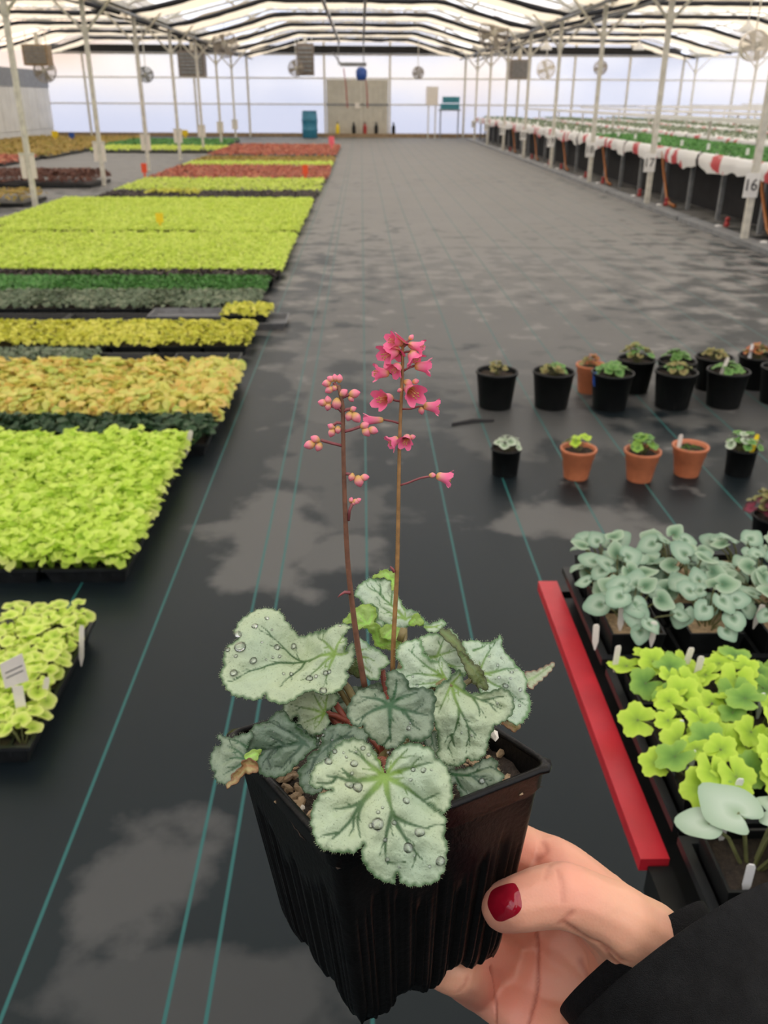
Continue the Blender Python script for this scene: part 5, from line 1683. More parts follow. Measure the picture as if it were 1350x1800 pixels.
# curled-over undersides
hero_leaf('L8b', 'under', 'A', (985, 385), .316, (.45, -.75, .4),
  [(958, 340), (985, 350), (1010, 375), (1042, 408), (1062, 465), (1055, 478), (1020, 462), (990, 430), (978, 390)],
  [((965, 345), (1010, 400), (1050, 460))], seed=9, relief=.7, label='dark olive underside of a curled leaf')
hero_leaf('L8c', 'under', 'A', (930, 290), .322, (.3, -.6, .6),
  [(890, 262), (915, 255), (950, 285), (984, 335), (975, 350), (950, 335), (915, 300)],
  [((900, 262), (940, 295), (975, 340))], seed=10, relief=.7, label='dark olive underside of a curled leaf')
hero_leaf('L9', 'mint', 'A', (1030, 415), .329, (.20, -.50, .85),
  [(965, 302), (1000, 293), (1060, 302), (1085, 298), (1102, 284), (1112, 325), (1150, 360), (1185, 398), (1203, 440), (1200, 470), (1220, 500), (1218, 545), (1195, 580), (1170, 590), (1140, 570), (1100, 530), (1050, 490), (1020, 440), (1000, 380), (975, 330)],
  [(1.3, (1030, 415), (1080, 408), (1130, 395), (1185, 385)), ((1030, 415), (1050, 360), (1075, 320), (1090, 300)), ((1030, 418), (1090, 450), (1150, 480), (1205, 520)), ((1010, 330), (1040, 320), (1060, 305))], seed=11,
  ctrl=[(1100, 290, 3, 4), (1180, 540, -3, 7), (1080, 440, -1.5, 7)],
  drops=[(1150, 408, 8), (1127, 455, 11), (1165, 400, 6), (1095, 385, 6), (1180, 470, 8), (1160, 500, 7), (1185, 520, 6), (1100, 430, 6), (1140, 435, 5), (1110, 360, 5), (1065, 355, 5)])
petiole(LEAVES['L9'][0], False)
hero_leaf('L10', 'burnt', 'A', (1200, 440), .335, (.25, -.5, .8),
  [(1195, 412), (1240, 400), (1262, 390), (1300, 373), (1303, 385), (1280, 415), (1262, 432), (1240, 450), (1220, 472), (1205, 465)],
  [((1200, 440), (1240, 420), (1290, 385))], seed=12, label='pale leaf tip edged with burnt brown', hair=False)
hero_leaf('L10b', 'withered', 'A', (1140, 590), .330, (.2, -.6, .75),
  [(1110, 590), (1150, 580), (1180, 590), (1178, 610), (1165, 622), (1140, 612)], [((1115, 595), (1160, 610))], seed=13, label='withered brown leaf edge', hair=False)
# top leaf behind the stems
hero_leaf('L11', 'mint', 'T', (690, 555), .347, (.05, -.70, .72),
  [(240, 290), (285, 240), (350, 195), (420, 185), (500, 183), (550, 200), (585, 240), (600, 300), (640, 360), (680, 450), (740, 470), (800, 500), (850, 550), (900, 605), (870, 620), (820, 600), (760, 590), (720, 620), (680, 650), (620, 645), (560, 620), (500, 610), (440, 600), (400, 560), (420, 500), (370, 480), (290, 440), (280, 400), (225, 350)],
  [(1.3, (690, 555), (620, 480), (540, 410), (460, 340), (375, 250)), ((460, 335), (465, 280), (460, 225)), ((690, 555), (600, 530), (520, 480), (440, 430)), ((690, 555), (690, 500), (680, 450)), ((690, 555), (650, 540), (560, 580)), ((560, 430), (570, 330), (575, 250)), ((690, 555), (760, 530), (830, 560))], seed=14, ctrl=[(300, 330, 2.5, 7), (560, 580, 2, 5), (620, 330, -2, 5)])
petiole(LEAVES['L11'][0], False, P(712, 1120, .345))
hero_leaf('L12', 'young', 'T', (570, 170), .352, (-.1, -.75, .66),
  [(380, 190), (410, 150), (450, 140), (460, 115), (510, 105), (560, 125), (595, 150), (592, 260), (575, 300), (555, 270), (560, 210), (500, 180), (430, 180)],
  [((580, 230), (540, 170), (480, 140)), ((570, 190), (510, 165))], seed=15, relief=.8)
hero_leaf('L11b', 'mint', 'T', (930, 620), .338, (.15, -.6, .78),
  [(860, 610), (900, 600), (960, 580), (1030, 560), (1060, 600), (1030, 650), (1100, 650), (1160, 700), (1180, 740), (1120, 720), (1060, 690), (1000, 670), (930, 680), (890, 650)],
  [((880, 620), (960, 620), (1030, 600)), ((1060, 640), (1130, 700))], seed=16)
hero_leaf('L11c', 'young', 'T', (720, 610), .342, (-.1, -.8, .5),
  [(715, 620), (740, 560), (785, 505), (830, 550), (860, 610), (800, 620)], [((720, 612), (780, 560))], seed=17, relief=.6)
# young lime leaf in front of the right stem
hero_leaf('L13', 'young', 'T', (330, 600), .335, (-.15, -.75, .64),
  [(115, 600), (140, 545), (190, 500), (240, 450), (290, 430), (340, 420), (400, 450), (415, 510), (395, 570), (390, 610), (340, 620), (280, 640), (240, 650), (190, 600)],
  [((340, 610), (300, 560), (250, 500), (235, 470)), ((335, 610), (250, 590), (160, 580)), ((340, 605), (370, 540), (370, 450))], seed=18, relief=.9)
hero_leaf('L13d', 'mint', 'T', (400, 560), .338, (-.1, -.75, .64),
  [(345, 425), (395, 425), (445, 480), (435, 540), (500, 610), (455, 640), (400, 610), (395, 560), (415, 510), (400, 450)], [((400, 590), (420, 520), (400, 440))], seed=19, relief=.6)
hero_leaf('L13b', 'young', 'T', (450, 800), .332, (-.05, -.92, .38),
  [(300, 640), (360, 620), (430, 605), (455, 640), (470, 720), (520, 760), (590, 760), (650, 770), (640, 810), (580, 845), (500, 840), (440, 830), (410, 810), (390, 740), (350, 670)],
  [((450, 810), (430, 720), (420, 630)), ((450, 810), (530, 790), (620, 780)), ((440, 800), (390, 710), (330, 645))], seed=20, relief=.8)
hero_leaf('L13c', 'young', 'T', (520, 740), .329, (.15, -.7, .7),
  [(460, 690), (470, 640), (530, 605), (580, 610), (640, 650), (645, 690), (620, 700), (640, 740), (600, 755), (540, 740), (490, 730)],
  [((500, 735), (540, 680), (590, 640)), ((520, 740), (580, 710), (620, 690))], seed=21, relief=.8)
# lower left leaves
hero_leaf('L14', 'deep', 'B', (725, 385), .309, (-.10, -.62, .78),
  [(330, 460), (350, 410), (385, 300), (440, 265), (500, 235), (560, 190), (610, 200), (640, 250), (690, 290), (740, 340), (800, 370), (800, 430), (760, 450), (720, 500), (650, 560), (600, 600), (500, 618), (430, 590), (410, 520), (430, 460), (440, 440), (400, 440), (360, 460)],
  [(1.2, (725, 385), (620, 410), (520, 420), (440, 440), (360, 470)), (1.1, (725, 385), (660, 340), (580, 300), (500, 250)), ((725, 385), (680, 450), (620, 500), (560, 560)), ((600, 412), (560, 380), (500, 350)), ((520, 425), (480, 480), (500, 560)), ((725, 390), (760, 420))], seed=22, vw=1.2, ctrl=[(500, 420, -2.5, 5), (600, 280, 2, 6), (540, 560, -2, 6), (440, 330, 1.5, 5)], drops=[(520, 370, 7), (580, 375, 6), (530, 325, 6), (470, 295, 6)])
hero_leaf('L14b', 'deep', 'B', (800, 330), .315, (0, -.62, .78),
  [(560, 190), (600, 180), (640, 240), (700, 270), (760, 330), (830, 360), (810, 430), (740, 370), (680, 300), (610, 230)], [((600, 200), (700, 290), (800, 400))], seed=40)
hero_leaf('L15', 'dark', 'B', (330, 480), .306, (-.28, -.58, .76),
  [(145, 350), (170, 340), (230, 355), (300, 340), (380, 320), (380, 360), (350, 410), (330, 470), (350, 520), (300, 560), (270, 620), (220, 665), (160, 655), (125, 620), (130, 590), (95, 550), (92, 480), (120, 420), (180, 400)],
  [((340, 500), (260, 490), (180, 510)), ((330, 500), (290, 450), (210, 410)), ((320, 520), (240, 570), (190, 600)), ((340, 420), (280, 380), (200, 360))], seed=23, ctrl=[(120, 500, -2, 6)])
hero_leaf('L15b', 'young', 'B', (400, 480), .301, (.1, -.6, .78),
  [(335, 500), (350, 465), (400, 440), (445, 445), (430, 480), (410, 515), (370, 520)], [((340, 500), (420, 460))], seed=24, hair=False)
hero_leaf('L15c', 'withered', 'B', (340, 570), .2985, (-.3, -.7, .62),
  [(215, 695), (235, 640), (260, 590), (290, 570), (320, 520), (370, 500), (405, 530), (412, 580), (370, 600), (310, 605), (280, 650), (250, 680)],
  [((400, 560), (330, 550), (250, 640))], seed=25, label='withered yellow brown leaf tip', hair=False, ctrl=[(300, 620, -2, 3)])
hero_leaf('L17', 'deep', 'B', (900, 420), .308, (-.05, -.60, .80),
  [(690, 610), (700, 560), (740, 530), (760, 470), (830, 430), (850, 330), (880, 290), (960, 270), (1050, 280), (1140, 320), (1150, 370), (1100, 420), (1000, 420), (900, 470), (880, 560), (850, 700), (770, 730), (710, 690)],
  [((1050, 350), (950, 370), (880, 420), (800, 500)), ((900, 410), (920, 330)), ((800, 500), (760, 600)), ((990, 360), (1040, 310))], seed=26, drops=[(855, 345, 12), (820, 365, 10), (868, 305, 8), (912, 372, 8), (830, 395, 7)], vw=1.2)
hero_leaf('L17b', 'dark', 'D', (420, 430), .317, (.1, -.6, .78),
  [(390, 460), (400, 420), (440, 390), (480, 400), (490, 480), (500, 540), (460, 540), (420, 500)], [((440, 400), (470, 520))], seed=27)
hero_leaf('L16', 'dark', 'D', (570, 670), .304, (.12, -.55, .82),
  [(560, 650), (640, 640), (720, 620), (780, 580), (850, 570), (880, 610), (880, 650), (915, 680), (905, 730), (860, 760), (790, 790), (720, 820), (660, 835), (635, 790), (610, 730), (575, 740)],
  [(1.2, (570, 670), (660, 680), (740, 690), (840, 720)), ((690, 682), (760, 650), (850, 620)), ((600, 675), (640, 740), (690, 800)), ((720, 690), (780, 740))], seed=28, drops=[(780, 720, 20)])
# inner leaves low in the crown
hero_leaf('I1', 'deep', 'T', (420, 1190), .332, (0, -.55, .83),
  [(200, 1180), (280, 1160), (360, 1165), (440, 1140), (500, 1180), (480, 1230), (520, 1290), (420, 1300), (330, 1250), (240, 1230)], [((450, 1220), (330, 1200), (250, 1190))], seed=29)
hero_leaf('I2', 'under', 'T', (180, 1030), .333, (-.1, -.75, .64),
  [(160, 1020), (210, 930), (250, 900), (270, 1000), (280, 1090), (220, 1080)], [((230, 930), (250, 1050))], seed=30, relief=.6)
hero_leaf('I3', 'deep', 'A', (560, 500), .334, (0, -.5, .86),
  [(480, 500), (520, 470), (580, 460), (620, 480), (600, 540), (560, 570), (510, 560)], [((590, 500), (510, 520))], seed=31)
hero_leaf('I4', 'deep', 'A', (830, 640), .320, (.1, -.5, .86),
  [(840, 640), (870, 620), (900, 650), (930, 700), (940, 760), (900, 770), (860, 720)], [((860, 640), (910, 740))], seed=32)

# loose petioles seen between the leaves
for (pts, m_, r_) in (([(520, 430), (555, 470), (580, 515), (615, 600)], petiole_m, .0015), ([(480, 555), (510, 590), (560, 620)], petiole_red, .0013), ([(510, 525), (540, 570), (560, 610)], petiole_red, .0012),
                      ([(680, 405), (686, 450), (700, 500), (690, 560)], petiole_red, .0011), ([(757, 255), (742, 300)], petiole_m, .0014),
                      ([(640, 650), (665, 680), (682, 700), (688, 770)], petiole_red, .0012)):
    q = [P(*crop_px('A', p), .326) for p in pts]
    mb = MB().tube(catmull(q, False, .003), r_, 8); mb.smooth = True
    mb.build('petiole', m_, hero)

# ------------------------------------------------------------------ flower stems
stem_m = mat('flower_stem', (.26, .14, .045), .45, .3, 300)
stem_dark = mat('dark_flower_stem', (.15, .065, .035), .55, .3, 300)
ped_m = mat('pedicel', (.22, .055, .06), .5, .2, 300)
flower_m, n, l, b = newmat('coral_flower')
at = n.new('ShaderNodeAttribute'); at.attribute_name = 'tint'
sp = n.new('ShaderNodeSeparateColor'); l.new(at.outputs['Color'], sp.inputs['Color'])
rp = n.new('ShaderNodeValToRGB'); e = rp.color_ramp.elements
e[0].position = 0; e[0].color = (.42, .36, .06, 1); e[1].position = 1; e[1].color = (.88, .16, .34, 1)
k = e.new(.25); k.color = (.72, .42, .14, 1); k = e.new(.5); k.color = (.85, .30, .34, 1)
l.new(sp.outputs[0], rp.inputs['Fac']); l.new(rp.outputs['Color'], b.inputs['Base Color'])
b.inputs['Roughness'].default_value = .5
tr = n.new('ShaderNodeBsdfTranslucent'); l.new(rp.outputs['Color'], tr.inputs['Color'])
mx = n.new('ShaderNodeMixShader'); mx.inputs['Fac'].default_value = .2
l.new(b.outputs[0], mx.inputs[1]); l.new(tr.outputs[0], mx.inputs[2]); l.new(mx.outputs[0], n['Material Output'].inputs['Surface'])


def flower_mesh(seed, L=1.0, W=.36):
    """bell along +z, length 1: green-yellow base, flaring to five ragged pink lobes with stamens"""
    rg = random.Random(seed)
    K = 30; prof = [(.06, 0), (.20, .06), (.27, .2), (.29, .4), (.33, .6), (.38, .76)]
    vs, fs, at_ = [], [], []
    for i, (r, z) in enumerate(prof):
        for k in range(K):
            q = 2*PI*k/K
            vs.append(V((r*math.cos(q)*W/.36, r*math.sin(q)*W/.36, z)))
            at_.append((min(1, max(0, .05+z*1.25+.12*math.cos(2.5*q)**2)), 0, 0))
    for j in range(3):
        for k in range(K):
            q = 2*PI*k/K
            lobe = abs(math.cos(2.5*q))
            rag = 1 if k % 2 else .8
            ext = (j+1)/3*(.05+.30*lobe*rag)
            r = .38+.10*(j+1)/3+.14*lobe*(j+1)/3
            vs.append(V((r*math.cos(q)*W/.36, r*math.sin(q)*W/.36, .76+ext))); at_.append((1-.12*rg.random(), 0, 0))
    n_ = len(prof)+3
    for i in range(n_-1):
        for k in range(K): fs.append((i*K+k, i*K+(k+1) % K, (i+1)*K+(k+1) % K, (i+1)*K+k))
    mb = MB().add(vs, fs, at_)
    for k in range(5):
        q = 2*PI*k/5+.3
        mb.tube([(.05*math.cos(q), .05*math.sin(q), .3), (.14*math.cos(q), .14*math.sin(q), .98)], .018, 4, attr=(.3, 0, 0))
        mb.tube([(.14*math.cos(q), .14*math.sin(q), .97), (.15*math.cos(q), .15*math.sin(q), 1.03)], .04, 5, attr=(.15, 0, 0))
    mb.smooth = True
    return mb.mesh('flower', flower_m)


def bud_mesh(seed):
    rg = random.Random(seed)
    K = 14; vs, fs, at_ = [], [], []
    N = 8
    for i in range(N+1):
        t = i/N; r = .34*math.sin(PI*min(.985, t*.94+.05))**.75; z = t
        for k in range(K):
            q = 2*PI*k/K
            rr = r*(1+.06*math.cos(5*q)*t)
            vs.append(V((rr*math.cos(q), rr*math.sin(q), z))); at_.append((min(1, max(0, .12+.75*t)), 0, 0))
    for i in range(N):
        for k in range(K): fs.append((i*K+k, i*K+(k+1) % K, (i+1)*K+(k+1) % K, (i+1)*K+k))
    fs.append(tuple(N*K+k for k in range(K)))
    mb = MB().add(vs, fs, at_); mb.smooth = True
    return mb.mesh('bud', flower_m)


FM = [flower_mesh(i) for i in range(3)]
BM = [bud_mesh(i) for i in range(2)]


def aim(o, a, bq, wide=1.0, lat=None):
    z = (bq-a); ln = z.length; z.normalize()
    x = z.orthogonal().normalized(); y = z.cross(x)
    Rm = Matrix((x, y, z)).transposed().to_4x4()
    o.matrix_local = Matrix.Translation(a-hero.location) @ Rm @ Matrix.Rotation(RND.uniform(0, 6), 4, 'Z') @ Matrix.Diagonal(((lat or ln)*wide, (lat or ln)*wide, ln, 1))


def stem_line(pts, d0, d1, rad, m, name='flower_stem'):
    """pts bottom to top in F/A pixels already converted; the stem stands upright so its distance shrinks as it rises"""
    q = []
    y0, y1 = pts[0][1], pts[-1][1]
    for (x, y) in pts: q.append(P(x, y, d0+(d1-d0)*(y-y0)/(y1-y0)))
    c = catmull(q, False, .004)
    mb = MB().tube(c, [rad*(1.0-.45*i/len(c)) for i in range(len(c))], 10)
    rg = random.Random(2)
    for i in range(1, len(c)*6):          # short glandular hairs
        p = c[int(i/6)]; t = (c[min(int(i/6)+1, len(c)-1)]-p)
        p = p+t*(i % 6)/6
        for k in range(3):
            a = rg.uniform(0, 6.28); u = CR*math.cos(a)+CF*math.sin(a)
            r0 = rad*(1-.45*i/6/len(c))
            mb.add([p+u*r0*.9+V((0, 0, .00004)), p+u*r0*.9-V((0, 0, .00004)), p+u*(r0+rg.uniform(.0003, .0006))+V((0, 0, .0002))], [(0, 1, 2)])
    mb.smooth = True
    st = mb.build(name, m, hero)
    return st, (lambda y: d0+(d1-d0)*(y-y0)/(y1-y0))


fp = lambda p: crop_px('F', p)
ST1, dR = stem_line([(690, 1186), (692, 1120)]+[fp(p) for p in ((772, 1790), (780, 1500), (786, 1150), (793, 800), (806, 500), (813, 300), (813, 170))], .324, .300, .00095, stem_m)
ST2, dL = stem_line([(641, 1206), (628, 1130)]+[fp(p) for p in ((447, 1800), (425, 1500), (410, 1100), (404, 800), (400, 600), (385, 520), (370, 460))], .318, .288, .00115, stem_dark)


def ped(st, pts, dep, dz=(0, 0, 0), r=.0004):
    q = [P(*fp(p), dep(fp(p)[1])+z) for p, z in zip(pts, [0]+[dz[0]*(i+1)/len(pts) for i in range(len(pts)-1)])]
    mb = MB().tube(catmull(q, False, .002), r, 7); mb.smooth = True
    mb.build('pedicel', ped_m, hero)


def bloom(a, bq, dep, za=0.0, zb=0.0, wide=1.0, kind='flower'):
    o = link(kind, (RND.choice(FM) if kind == 'flower' else RND.choice(BM)), hero)
    A_, B_ = fp(a), fp(bq)
    aim(o, P(*A_, dep(A_[1])+za), P(*B_, dep(B_[1])+zb), wide, 108/3.9118*.31/FPX if kind == 'flower' else None)


def bud(c, dep, ang=0.0, ln=46, za=0.0, wide=1.15):
    a = (c[0]-math.cos(ang)*ln/2, c[1]-math.sin(ang)*ln/2); bq = (c[0]+math.cos(ang)*ln/2, c[1]+math.sin(ang)*ln/2)
    bloom(a, bq, dep, za, za, wide, 'bud')


for pts in ([(813, 190), (835, 165), (868, 140)], [(813, 200), (835, 180), (852, 178)], [(813, 240), (840, 228), (868, 228)], [(815, 362), (850, 340), (895, 325)], [(812, 398), (770, 390), (722, 372)], [(810, 340), (795, 325)],
            [(806, 250), (790, 230), (770, 215)], [(806, 180), (800, 165)], [(806, 500), (820, 485), (850, 460)], [(806, 572), (760, 562), (722, 545)], [(806, 622), (860, 622), (920, 605), (960, 603)], [(797, 722), (740, 705), (680, 695)], [(795, 830), (785, 825)], [(795, 825), (850, 820)],
            [(787, 1148), (850, 1130), (940, 1095), (1045, 1080)]):
    ped(None, pts, dR)
for (a, bq, w, za, zb) in (((798, 168), (722, 150), .95, 0, -.003), ((778, 212), (680, 262), 1.25, 0, -.003), ((790, 318), (748, 365), 1.05, -.001, -.003), ((722, 375), (618, 372), 1.0, 0, -.001), ((850, 178), (955, 200), .85, 0, -.001), ((868, 228), (905, 292), 1.15, -.001, -.002),
                          ((893, 325), (1003, 335), 1.0, 0, 0), ((845, 470), (905, 530), 1.25, .002, -.006), ((735, 545), (650, 560), 1.15, 0, -.006), ((955, 600), (1060, 610), .95, 0, 0), ((682, 697), (550, 700), .75, 0, 0), ((785, 825), (722, 862), 1.0, 0, -.001), ((848, 806), (828, 860), .9, .001, -.003), ((1043, 1080), (1143, 1105), 1.0, 0, 0), ((770, 200), (760, 250), 1.1, .001, -.001), ((800, 150), (812, 135), 1.5, 0, 0)):
    bloom(a, bq, dR, za, zb, w)
for (c, ang, ln) in (((872, 130), -.9, 46), ((800, 170), -1.5, 50), ((850, 442), .4, 66), ((903, 432), -.2, 50), ((795, 493), 2.8, 44), ((942, 633), 1.4, 56), ((880, 815), -.2, 46), ((1018, 1078), 0, 50), ((770, 200), 1.2, 40), ((880, 225), .3, 40), ((735, 550), .2, 34), ((988, 600), 0, 40)):
    bud(c, dR, ang, ln)
for pts in ([(383, 500), (365, 470), (340, 440)], [(390, 540), (410, 520)], [(392, 545), (440, 525), (470, 520)], [(392, 640), (375, 620), (300, 590)], [(398, 640), (430, 625), (465, 620)], [(402, 720), (360, 715), (325, 740)], [(402, 780), (460, 765), (530, 740)], [(402, 875), (330, 858), (250, 835)], [(408, 1065), (450, 1070), (480, 1075)], [(440, 1390), (447, 1320), (470, 1265)]):
    ped(None, pts, dL, r=.00055)
for (c, ang, ln) in (((290, 445), 2.9, 66), ((318, 415), 3.6, 56), ((348, 408), 4.5, 56), ((378, 412), 4.8, 60), ((308, 490), 2.6, 64), ((345, 478), 2.2, 50), ((405, 510), -.6, 68), ((482, 515), -.2, 80), ((458, 552), .8, 50), ((300, 560), 4.5, 60), ((262, 578), 3.3, 66), ((300, 605), 1.8, 60), ((360, 585), 1.7, 84), ((472, 622), -.4, 50), ((445, 672), 1.9, 70), ((492, 680), .9, 84), ((322, 742), 3.6, 56), ((325, 785), 1.9, 64), ((368, 765), 1.6, 56), ((172, 868), 2.9, 80), ((212, 828), 3.6, 70), ((236, 882), 2.0, 66), ((550, 735), -.4, 66), ((562, 780), .9, 74), ((610, 768), .3, 72), ((462, 1090), 1.9, 60), ((512, 1118), 1.3, 84), ((552, 1092), -.1, 64), ((458, 1248), -1.3, 42), ((492, 1258), .3, 50), ((510, 1248), -.4, 40), ((476, 1268), 1.2, 36)):
    bud(c, dL, ang, ln, 0, 1.15)
# small bracts on the stems
for (pts, dep, m_) in (([(616, 1042), (606, 1041), (598, 1046), (594, 1050)], dL, .0007), ([(693, 1006), (690, 1000), (686, 996)], dR, .0006)):
    q = [P(x, y, dep(y)-.001) for x, y in pts]
    mb = MB().tube(q, [m_, m_*.8, m_*.5, m_*.2][:len(q)], 6); mb.smooth = True
    o = mb.build('bract', ped_m, hero)

# ------------------------------------------------------------------ the hand and the sleeve
person = thing('person', 'hand with a red thumb nail in a black jacket sleeve, holding the pot', 'person', P(1160, 1730, .345))
planes = []
for (ax, sg) in ((0, 1), (0, -1), (1, 1), (1, -1)):
    n_ = V((0, 0, 0)); n_[ax] = sg*PH; n_.z = -(PS-PS*PT); n_.normalize()
    p0 = V((0, 0, 0)); p0[ax] = sg*PS
    planes.append((pl(*p0), PR @ n_))
planes.append((PC.copy(), PR @ V((0, 0, 1)))); planes.append((pl(0, 0, -PH), PR @ V((0, 0, -1))))


def pot_span(x, y):
    d = ray(x, y); t0, t1 = 0.0, 9.0
    for p0, n_ in planes:
        den = d.dot(n_); num = (p0-CAM).dot(n_)
        t = num/den
        if den < 0: t0 = max(t0, t)
        else: t1 = min(t1, t)
    return (t0, t1) if t0 < t1 else None


def node(x, y, d, r):
    """r in pixels at that distance; d None = touching the far side of the pot, 'f' = touching its near side"""
    if d is None:
        s = pot_span(x, y); t = s[1] if s else .37
        rm = r*t/FPX; return P(x, y, t+rm*1.0), rm
    if d == 'f':
        s = pot_span(x, y); rm = r*s[0]/FPX
        return P(x, y, s[0]-rm*.85), rm
    return P(x, y, d), r*d/FPX


skin_parts = []


def capsule(a, bq):
    (pa, ra), (pb, rb) = a, bq
    k = max(2, int((pb-pa).length/.0016))
    for i in range(k+1):
        t = i/k
        skin_parts.append((pa.lerp(pb, t), ra+(rb-ra)*t))


def chain(nodes):
    q = [node(*x) for x in nodes]
    # smooth through the joints
    P3 = catmull([p for p, r in q], False, .004)
    # radius by arc position
    acc = [0]
    for i in range(1, len(q)): acc.append(acc[-1]+(q[i][0]-q[i-1][0]).length)
    s = 0; prev = P3[0]; tot = sum((P3[i]-P3[i-1]).length for i in range(1, len(P3)))
    pts = []
    for p in P3:
        s += (p-prev).length; prev = p
        u = s/tot*acc[-1]
        r = q[-1][1]
        for i in range(1, len(q)):
            if u <= acc[i]:
                t = (u-acc[i-1])/(acc[i]-acc[i-1]+1e-9); t = t*t*(3-2*t)
                r = q[i-1][1]+(q[i][1]-q[i-1][1])*t; break
        pts.append((p, r))
    for i in range(len(pts)-1): capsule(pts[i], pts[i+1])
    return q


# thumb
thumb = chain([(889, 1594, 'f', 44), (918, 1587, .3140, 50), (950, 1578, .3145, 54), (988, 1573, .3150, 58), (1040, 1592, .3190, 58), (1090, 1622, .3260, 66), (1135, 1672, .337, 86), (1175, 1722, .341, 100)])
# wrist and forearm
chain([(1130, 1705, .348, 96), (1172, 1730, .344, 108), (1235, 1820, .334, 112), (1300, 1930, .320, 114)])
# palm: the four metacarpals
WR = (1150, 1722, .352, 84)
chain([WR, (1100, 1650, .360, 78), (1045, 1588, .368, 64)])
chain([WR, (1080, 1700, .366, 80), (1000, 1650, .376, 64)])
chain([WR, (1070, 1750, .366, 80), (960, 1720, .374, 62)])
chain([WR, (1090, 1800, .355, 84), (1000, 1830, .357, 74), (925, 1782, .366, 54)])
# web between thumb and index finger
chain([(1090, 1640, .338, 62), (1060, 1610, .352, 58), (1045, 1590, .364, 58)])
# fingers closing behind and under the pot
chain([(1045, 1588, .368, 62), (985, 1535, .368, 57), (930, 1507, None, 53), (850, 1470, None, 50), (790, 1450, None, 44)])
chain([(1000, 1650, .376, 60), (930, 1615, None, 56), (840, 1570, None, 52), (770, 1545, None, 46)])
chain([(960, 1720, .374, 60), (890, 1690, None, 55), (810, 1650, None, 52), (730, 1610, None, 46)])
chain([(925, 1782, .366, 53), (850, 1733, None, 48), (800, 1706, None, 44), (760, 1690, None, 40), (700, 1650, None, 36)])

bm = bmesh.new()
for p, r in skin_parts:
    bmesh.ops.create_icosphere(bm, subdivisions=2, radius=r, matrix=Matrix.Translation(p))
me = bpy.data.meshes.new('hand_raw'); bm.to_mesh(me); bm.free()
tmp = bpy.data.objects.new('hand_raw', me); C.objects.link(tmp)
md = tmp.modifiers.new('r', 'REMESH'); md.mode = 'VOXEL'; md.voxel_size = .0011
md = tmp.modifiers.new('s', 'SMOOTH'); md.factor = .5; md.iterations = 9
dg = bpy.context.evaluated_depsgraph_get()
hand_me = bpy.data.meshes.new_from_object(tmp.evaluated_get(dg))
bpy.data.objects.remove(tmp)
hand_me.name = 'hand'


def to_px(p):
    q = p-CAM; z = q.dot(CF)
    return V((675+FPX*q.dot(CR)/z, 900-FPX*q.dot(CU)/z, z))


# skin folds: short grooves pressed into the surface; knuckle and palm flush
FOLDS = [([(1046, 1412), (870, 1702)], 0, 0)]
FOLDS = [([(862, 1700), (870, 1740), (872, 1800)], .0010, 3), ([(944, 1640), (946, 1700), (943, 1750), (928, 1800)], .0011, 3.5), ([(984, 1624), (996, 1614), (1004, 1606)], .0006, 5), ([(990, 1620), (1030, 1648), (1060, 1662), (1095, 1690)], .0008, 4),
         ([(958, 1545), (966, 1520), (962, 1530)], .0003, 4), ([(980, 1530), (988, 1555), (990, 1585)], .0004, 4), ([(945, 1512), (960, 1498), (955, 1480)], .0006, 6), ([(1058, 1662), (1080, 1690), (1105, 1705)], .0008, 5), ([(1020, 1690), (1040, 1740), (1045, 1790)], .0006, 6), ([(805, 1745), (815, 1735), (822, 1720)], .0004, 4)]
bv = BVHTree.FromPolygons([v.co.copy() for v in hand_me.vertices], [tuple(p.vertices) for p in hand_me.polygons])
groove = []
for pts, dep, wd in FOLDS:
    pp_ = catmull([V((x, y, 0)) for x, y in pts], False, 3)
    for q in pp_:
        hit = bv.ray_cast(CAM, ray(q.x, q.y).normalized())
        if hit[0] is not None: groove.append((hit[0], dep, wd*.34/FPX))
kd = kdtree.KDTree(len(groove))
for i, g_ in enumerate(groove): kd.insert(g_[0], i)
kd.balance()
hand_me.update()
nrm_ = [v.normal.copy() for v in hand_me.vertices]
cols = []
tipn, ipn = thumb[0][0], thumb[3][0]
flush = [(thumb[0][0], .016, .5), (thumb[3][0], .014, .45), (P(945, 1500, .35), .022, .6), (P(890, 1760, .36), .03, .35), (P(1095, 1560, .355), .02, .25), (P(900, 1680, .36), .025, .4)]
for v, nv in zip(hand_me.vertices, nrm_):
    co, i, ds = kd.find(v.co)
    g_ = groove[i]
    k = math.exp(-(ds/g_[2])**2)
    fl = sum(w*math.exp(-((v.co-c).length/s_)**2) for c, s_, w in flush)
    fl += .25*noise.noise(v.co*70)
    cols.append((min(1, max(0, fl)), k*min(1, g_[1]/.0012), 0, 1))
    v.co -= nv*g_[1]*k
    v.co += nv*.00012*noise.noise(v.co*900)
ca = hand_me.color_attributes.new('tint', 'FLOAT_COLOR', 'POINT')
ca.data.foreach_set('color', np.array(cols, 'f').ravel())
skin, n, l, b = newmat('skin')
at = n.new('ShaderNodeAttribute'); at.attribute_name = 'tint'
sp = n.new('ShaderNodeSeparateColor'); l.new(at.outputs['Color'], sp.inputs['Color'])
m1 = n.new('ShaderNodeMix'); m1.data_type = 'RGBA'; l.new(sp.outputs[0], m1.inputs['Factor'])
m1.inputs[6].default_value = (.76, .40, .26, 1); m1.inputs[7].default_value = (.72, .25, .19, 1)
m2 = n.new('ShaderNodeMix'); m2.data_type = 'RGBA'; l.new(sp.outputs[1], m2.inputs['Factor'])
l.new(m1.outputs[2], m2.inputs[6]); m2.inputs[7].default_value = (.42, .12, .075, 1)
l.new(m2.outputs[2], b.inputs['Base Color'])
b.inputs['Roughness'].default_value = .48
b.inputs['Subsurface Weight'].default_value = .25
b.inputs['Subsurface Radius'].default_value = (1, .35, .2)
b.inputs['Subsurface Scale'].default_value = .004
